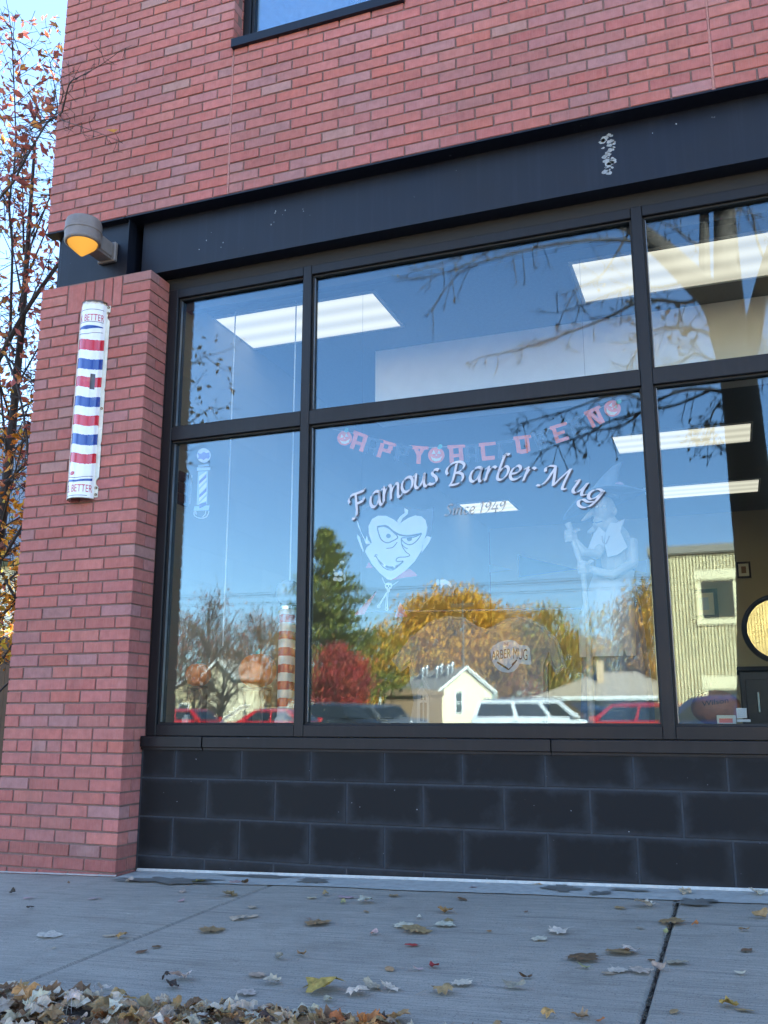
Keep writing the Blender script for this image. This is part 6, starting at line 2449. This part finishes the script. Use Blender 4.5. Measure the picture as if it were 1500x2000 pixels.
frame_pic(1440, 1097, 1465, 1130, 'small black framed picture above the round mirror', M['brownsid'])
frame_pic(810, 1073, 870, 1130, 'dark framed picture on the back wall behind the vampire decal', M['dblue'])
frame_pic(700, 1060, 745, 1120, 'tall framed picture behind the vampire face', M['card'])
frame_pic(1350, 1150, 1400, 1210, 'square framed picture on the back wall by the mirror', M['dblue'])
for (a, b, c, mt, lab) in (((885, 1088), (885, 1128), (1000, 1112), 'dblue', 'pale blue pennant pinned on the back wall'), ((1012, 1084), (1012, 1128), (1128, 1112), 'inkblue', 'dark blue pennant pinned on the back wall'), ((1262, 1094), (1262, 1118), (1180, 1104), 'card', 'grey pennant pinned behind the witch figure')):
    m = MB()
    poly(m, [a, b, c], YBK - .008, .005)
    t = thing('pennant', lab, 'pennant', at(a[0], b[1], YBK))
    m.build('felt', M[mt], t)
    m = MB()
    q0, q1 = at(a[0], a[1] - 1, YBK - .010), at(b[0], b[1] + 1, YBK - .010)
    m.tube([q0, q1], .008, 6)
    m.build('header_strip', M['cloth'], t)
# leather ball and box at the right of the sill
c = at(1400, 1408, .50)
bx_ = thing('display_ball', 'brown leather ball with black script behind the notice', 'ball', (c.x, .5, SZ))
M['leather'] = pm('brown_leather', (.30, .10, .05), .5, var=.2, scale=30, bump=.5, bscale=160)
m = MB()
ell(m, Vector((c.x, .50, SZ + .085)), .115, .085, .085, 28, 16)
m.build('cover', M['leather'], bx_, smooth=True)
v, f = text_geo('Wilson')
mx = max(p[0] for p in v)
m = MB()
pts = []
for p in v:
    x = (p[0] / mx - .5) * .12
    z = .10 + p[1] * .035 + .15 * (p[0] / mx - .5) * .12
    dz = (z - .085)
    yy = .5 - .0855 * sqrt(max(.05, 1 - (x / .115) ** 2 - (dz / .085) ** 2)) - .002
    pts.append((c.x + x, yy, SZ + z))
m.add(pts, f)
m.build('script', M['dblk'], bx_)
c = at(1422, 1404, .40)
yb_ = thing('yellow_box', 'small yellow card box before the leather ball', 'box', (c.x, .40, SZ))
MB().bbox(c.x - .05, c.x + .035, .385, .41, SZ + .0005, SZ + .05, .002).build('carton', M['pwhite'], yb_)
MB().box(c.x - .04, c.x + .02, .3835, .3845, SZ + .015, SZ + .035).build('print', M['porange'], yb_)
# ================================================================== fallen leaves
q = NB('dry_leaf')
oc = q.n('ObjectInfo').outputs['Color']
n1 = q.noise(70, 4, .6)
c = q.mix(1.0, oc, q.ramp(n1, [(.25, .62), (.75, 1.2)]), 'MULTIPLY')
c = q.mix(q.ramp(q.noise(240, 2, .5), [(.66, 0), (.74, .6)]), c, (.10, .055, .03))
d = q.bsdf(c, .7, 0, .3, q.bump(q.noise(220, 3, .6), .5, .003))
t = q.n('BsdfTranslucent')
q.l(c, t.inputs[0])
mx = q.n('MixShader')
mx.inputs[0].default_value = .2
q.l(d.outputs[0], mx.inputs[1])
q.l(t.outputs[0], mx.inputs[2])
q.l(mx.outputs[0], q.out.inputs[0])
M['dryleaf'] = q.m
MAPLE = [(0, -.46), (.10, -.32), (.32, -.36), (.34, -.22), (.46, -.12), (.42, .02), (.52, .16), (.38, .22), (.34, .30), (.22, .26), (.22, .40), (.11, .40), (0, .54),
         (-.11, .40), (-.22, .40), (-.22, .26), (-.34, .30), (-.38, .22), (-.52, .16), (-.42, .02), (-.46, -.12), (-.34, -.22), (-.32, -.36), (-.10, -.32)]
OVAL = [(.0, -.5), (.12, -.40), (.24, -.2), (.28, .0), (.24, .2), (.12, .38), (0, .5), (-.12, .38), (-.24, .2), (-.28, .0), (-.24, -.2), (-.12, -.40)]


def leaf_mesh(kind, curl, seed, thick=.004):
    out_ = MAPLE if kind == 'maple' else OVAL
    n = len(out_)
    sg = -1 if (seed * 10) % 3 < 1.4 else 1
    ax = random.uniform(0, pi)
    ca, sa = cos(ax), sin(ax)

    def Z(x, y):
        a = x * ca + y * sa
        b = -x * sa + y * ca
        return sg * curl * (1.3 * a * a + .25 * b * b) + .34 * curl * noise.noise((x * 3.2 + seed, y * 3.2, seed)) + .07 * noise.noise((x * 7, y * 7 + seed, 3))
    vs = []
    for r_ in (1.0, .55):
        for x, y in out_:
            jj = 1 + .22 * noise.noise((x * 5 + seed, y * 5, 8.8)) if r_ == 1 else 1
            x2, y2 = x * r_ * jj, y * r_ * jj
            s = 1 - .22 * curl * (r_ ** 2)
            vs.append((x2 * s, y2 * s, Z(x2, y2)))
    vs.append((0, 0, Z(0, 0)))
    zm = min(v[2] for v in vs)
    vs = [(a, b, c_ - zm) for a, b, c_ in vs]
    fs = [(i, (i + 1) % n, n + (i + 1) % n, n + i) for i in range(n)] + [(n + i, n + (i + 1) % n, 2 * n) for i in range(n)]
    # stem
    b0 = vs[0]
    k = len(vs)
    sx = random.uniform(-.25, .25)
    L = .55 if kind == 'maple' else .2
    vs += [(b0[0] - .012, b0[1] + .05, b0[2]), (b0[0] + .012, b0[1] + .05, b0[2] + .004), (b0[0] + sx * .5, b0[1] - L * .5, b0[2] * .6 + .03), (b0[0] + sx + .006, b0[1] - L, .02), (b0[0] + sx - .006, b0[1] - L, .02), (b0[0] + sx * .5 - .018, b0[1] - L * .5, b0[2] * .6 + .03)]
    fs += [(k, k + 1, k + 2, k + 5), (k + 5, k + 2, k + 3, k + 4)]
    me = bpy.data.meshes.new(kind + '_leaf')
    me.from_pydata(vs, [], fs)
    me.materials.append(M['dryleaf'])
    me.shade_smooth()
    return me


LM = {('maple', c_): [leaf_mesh('maple', cv * random.uniform(.8, 1.2), k * 7.3 + cv) for k in range(5)] for c_, cv in (('flat', .10), ('curl', .38), ('tight', .85))}
LM.update({('oval', c_): [leaf_mesh('oval', cv * random.uniform(.8, 1.2), k * 3.3 + cv) for k in range(4)] for c_, cv in (('flat', .12), ('curl', .5), ('tight', 1.0))})
PAL = {'pale': (.50, .39, .28), 'white': (.62, .52, .41), 'tan': (.38, .24, .12), 'brown': (.20, .11, .06), 'dark': (.075, .05, .04), 'red': (.34, .05, .045), 'pink': (.52, .33, .32), 'orange': (.42, .15, .05), 'yellow': (.52, .34, .09), 'grey': (.33, .27, .21), 'amber': (.45, .25, .09), 'green': (.36, .33, .15)}
WORD = {'pale': 'pale', 'white': 'whitish', 'tan': 'tan', 'brown': 'brown', 'dark': 'dark brown', 'red': 'red', 'pink': 'pink', 'orange': 'orange', 'yellow': 'yellow', 'grey': 'grey', 'amber': 'amber', 'green': 'greenish'}


def leaf(kind, cu, col, pos, size, rz, tilt=(0, 0), label=None, group='fallen leaves on the sidewalk'):
    o = obj_from(random.choice(LM[(kind, cu)]), 'maple_leaf' if kind == 'maple' else 'oval_leaf', pos)
    o.rotation_euler = (tilt[0], tilt[1], rz)
    o.scale = (size, size, size * random.uniform(.8, 1.1))
    c_ = cj(PAL[col], .14)
    o.color = (*c_, 1)
    shape = {'flat': 'flat', 'curl': 'curled', 'tight': 'crumpled'}[cu]
    tag(o, label or f"{WORD[col]} {shape} {'lobed' if kind == 'maple' else 'oval'} leaf lying on the concrete sidewalk", 'leaf', group)
    return o


def gpos(u, v):
    d = ray(u, v)
    t_ = (0 - CAM.z) / d.z
    for _ in range(8):
        p = CAM + d * t_
        t_ = (gz(p.x, p.y) + .002 - CAM.z) / d.z
    return CAM + d * t_


A = lambda x, y: (x / 2, 1680 + y / 2)
Bq = lambda x, y: (750 + x / 2, 1680 + y / 2)
SL = [(A(48, 132), 'oval', 'curl', 'dark', 19), (A(108, 150), 'oval', 'flat', 'pink', 17), (A(117, 188), 'oval', 'tight', 'dark', 16), (A(365, 152), 'oval', 'flat', 'pink', 23), (A(190, 298), 'maple', 'flat', 'white', 42),
      (A(430, 297), 'oval', 'flat', 'pale', 28), (A(478, 304), 'maple', 'curl', 'amber', 24), (A(507, 86), 'oval', 'curl', 'white', 24), (A(775, 88), 'maple', 'curl', 'green', 28), (A(920, 88), 'oval', 'flat', 'pink', 26), (A(955, 92), 'oval', 'curl', 'brown', 22),
      (A(708, 160), 'oval', 'flat', 'pink', 18), (A(712, 124), 'oval', 'flat', 'pale', 20), (A(897, 140), 'maple', 'curl', 'tan', 34), (A(985, 186), 'oval', 'flat', 'pale', 26), (A(930, 230), 'maple', 'flat', 'pale', 30), (A(987, 222), 'oval', 'flat', 'pale', 25),
      (A(822, 278), 'maple', 'flat', 'tan', 46), (A(553, 360), 'oval', 'flat', 'brown', 25), (A(610, 342), 'oval', 'flat', 'brown', 23), (A(1272, 137), 'oval', 'curl', 'tan', 22), (A(1218, 150), 'oval', 'flat', 'pale', 22), (A(1352, 147), 'oval', 'flat', 'pink', 32),
      (A(1425, 167), 'maple', 'curl', 'white', 34), (A(1340, 168), 'oval', 'curl', 'green', 17), (A(1430, 203), 'oval', 'flat', 'tan', 16), (A(1235, 250), 'maple', 'flat', 'tan', 46), (A(1462, 290), 'oval', 'curl', 'pink', 24), (A(1090, 386), 'oval', 'curl', 'grey', 28),
      (A(1178, 375), 'oval', 'curl', 'tan', 26), (A(1003, 452), 'maple', 'flat', 'pale', 32), (A(1065, 482), 'maple', 'curl', 'pale', 32), (A(708, 470), 'maple', 'curl', 'white', 44), (A(650, 468), 'oval', 'tight', 'dark', 22), (A(668, 502), 'oval', 'curl', 'dark', 46),
      (A(405, 510), 'oval', 'curl', 'white', 32), (A(210, 484), 'oval', 'flat', 'white', 26), (A(962, 523), 'maple', 'flat', 'white', 38), (A(1258, 512), 'maple', 'curl', 'yellow', 76), (A(1282, 552), 'oval', 'curl', 'pale', 30), (A(1392, 527), 'maple', 'curl', 'white', 44),
      (A(1450, 502), 'maple', 'curl', 'pale', 40), (A(1188, 50), 'oval', 'curl', 'white', 20), (A(1228, 50), 'oval', 'curl', 'white', 20), (A(268, 91), 'oval', 'curl', 'brown', 9), (A(503, 213), 'oval', 'flat', 'white', 9), (A(1205, 228), 'oval', 'flat', 'grey', 14), (A(210, 345), 'oval', 'flat', 'pale', 10),
      (Bq(78, 62), 'oval', 'curl', 'orange', 20), (Bq(330, 76), 'maple', 'curl', 'brown', 34), (Bq(447, 84), 'maple', 'flat', 'tan', 26), (Bq(535, 84), 'oval', 'curl', 'green', 14), (Bq(610, 92), 'maple', 'flat', 'amber', 34), (Bq(350, 108), 'oval', 'flat', 'pink', 20), (Bq(38, 141), 'oval', 'flat', 'tan', 26), (Bq(305, 155), 'oval', 'flat', 'brown', 24),
      (Bq(240, 205), 'maple', 'curl', 'amber', 30), (Bq(138, 229), 'oval', 'curl', 'white', 18), (Bq(80, 260), 'maple', 'flat', 'white', 36), (Bq(252, 238), 'oval', 'flat', 'tan', 28), (Bq(237, 257), 'maple', 'flat', 'white', 38), (Bq(125, 278), 'maple', 'flat', 'tan', 54), (Bq(108, 336), 'oval', 'flat', 'red', 27), (Bq(125, 431), 'oval', 'curl', 'pink', 25),
      (Bq(195, 420), 'oval', 'curl', 'red', 30), (Bq(22, 429), 'oval', 'flat', 'tan', 28), (Bq(303, 486), 'maple', 'flat', 'white', 42), (Bq(25, 508), 'maple', 'curl', 'white', 38), (Bq(228, 521), 'maple', 'curl', 'tan', 46), (Bq(510, 502), 'oval', 'curl', 'grey', 46), (Bq(552, 463), 'oval', 'curl', 'brown', 27),
      (Bq(680, 285), 'maple', 'curl', 'white', 38), (Bq(607, 311), 'maple', 'flat', 'white', 28), (Bq(780, 387), 'maple', 'flat', 'brown', 60), (Bq(780, 422), 'oval', 'curl', 'green', 26), (Bq(920, 366), 'maple', 'flat', 'tan', 50), (Bq(962, 362), 'maple', 'curl', 'white', 34), (Bq(877, 446), 'oval', 'flat', 'pale', 26), (Bq(912, 434), 'maple', 'flat', 'white', 36),
      (Bq(1000, 438), 'maple', 'flat', 'white', 42), (Bq(1075, 429), 'oval', 'curl', 'pale', 32), (Bq(1140, 404), 'maple', 'flat', 'pale', 36), (Bq(1015, 183), 'maple', 'curl', 'white', 40), (Bq(920, 189), 'oval', 'flat', 'tan', 26), (Bq(1122, 246), 'maple', 'flat', 'tan', 48), (Bq(1215, 258), 'oval', 'tight', 'orange', 18), (Bq(1000, 267), 'oval', 'flat', 'grey', 18),
      (Bq(1100, 283), 'oval', 'curl', 'green', 18), (Bq(1405, 276), 'oval', 'curl', 'tan', 24), (Bq(1418, 355), 'oval', 'flat', 'brown', 32), (Bq(1392, 446), 'oval', 'curl', 'white', 22), (Bq(1348, 572), 'maple', 'tight', 'yellow', 38), (Bq(1410, 590), 'oval', 'flat', 'tan', 32), (Bq(1132, 595), 'oval', 'flat', 'tan', 26), (Bq(642, 612), 'maple', 'tight', 'amber', 30),
      (Bq(772, 618), 'maple', 'tight', 'tan', 34), (Bq(845, 634), 'oval', 'curl', 'orange', 20), (Bq(1175, 132), 'maple', 'curl', 'pale', 26), (Bq(1460, 137), 'maple', 'curl', 'white', 32), (Bq(1468, 226), 'oval', 'curl', 'tan', 34), (Bq(410, 279), 'oval', 'flat', 'amber', 15), (Bq(556, 203), 'oval', 'flat', 'brown', 11), (Bq(1045, 393), 'oval', 'flat', 'brown', 18)]
for (u, v), kind, cu, col, s in SL:
    p = gpos(u, v)
    w_ = (p - CAM).dot(FWD)
    size = s / FPX * w_ * (1.22 if kind == 'maple' else 1.2)
    tl = (random.uniform(-.10, .10), random.uniform(-.10, .10)) if cu == 'flat' else (random.uniform(-.28, .28), random.uniform(-.28, .28))
    p = Vector((p.x, p.y, gz(p.x, p.y) + .004 + .22 * size * max(abs(tl[0]), abs(tl[1]))))
    leaf(kind, cu, col, p, size, random.uniform(0, 2 * pi), tl)

# heap along the outer edge
random.seed(21)
HCOL = ['white', 'pale', 'pale', 'pale', 'tan', 'tan', 'tan', 'brown', 'brown', 'white', 'grey', 'amber', 'dark', 'brown', 'tan', 'orange']


def heap_h(x):
    return .022 * max(0, min(1, (3.35 - x) / 1.3)) + .012


heap = []
for k in range(1700):
    x = random.uniform(.1, 3.55) if random.random() < .85 else random.uniform(-3, 8)
    yb = (-1.865 + .05 * max(0, min(1, x - 2.2))) - .05 * random.random()
    y = yb - abs(random.gauss(0, .26)) - (0 if x < 3.0 else .10 * (x - 3.0))
    if y < -3.0:
        continue
    h = heap_h(x) * random.uniform(.25, 1.1) * min(1, (-1.74 - y) / .16)
    if y > SY0:
        z = gz(x, y) + .004 + h * .4
    else:
        z = lerp(-.06, gz(x, SY0) - .01, max(0, 1 - (SY0 - y) / 1.2)) + h
    heap.append((x, y, z))
vis = []
for i, (x, y, z) in enumerate(heap):
    a = px((x, y, z + .02))
    vis.append((0 if (-40 < a[0] < 1540 and a[1] < 2060) else 1, a[2] if a[2] > 0 else 99, i))
vis.sort()
heap_rest = MB()
cnt = 0
for o_, (vv, _, i) in enumerate(vis):
    x, y, z = heap[i]
    kind = 'maple' if random.random() < .72 else 'oval'
    cu = random.choice(['flat', 'curl', 'tight', 'tight'])
    col = random.choice(HCOL)
    size = random.uniform(.060, .100) if kind == 'maple' else random.uniform(.045, .065)
    tl = (random.uniform(-.4, .4), random.uniform(-.4, .4))
    if vv == 0 and cnt < 190:
        cnt += 1
        shape = {'flat': 'flat', 'curl': 'curled', 'tight': 'crumpled'}[cu]
        leaf(kind, cu, col, (x, y, z), size, random.uniform(0, 2 * pi), tl, f"{WORD[col]} {shape} {'lobed' if kind == 'maple' else 'oval'} leaf in the heap along the sidewalk edge", 'fallen leaves heaped along the sidewalk edge')
    else:
        me = random.choice(LM[(kind, cu)])
        R3 = Matrix.Translation((x, y, z)) @ Matrix.Rotation(random.uniform(0, 6.3), 4, 'Z') @ Matrix.Rotation(tl[0], 4, 'X') @ Matrix.Rotation(tl[1], 4, 'Y') @ Matrix.Scale(size, 4)
        heap_rest.add([R3 @ p.co for p in me.vertices], [tuple(f.vertices) for f in me.polygons], cj(PAL[col], .15))
tag(heap_rest.build('leaf_litter', M['leaf'], kind='stuff'), 'dry brown leaf litter covering the planting strip', 'leaf litter')
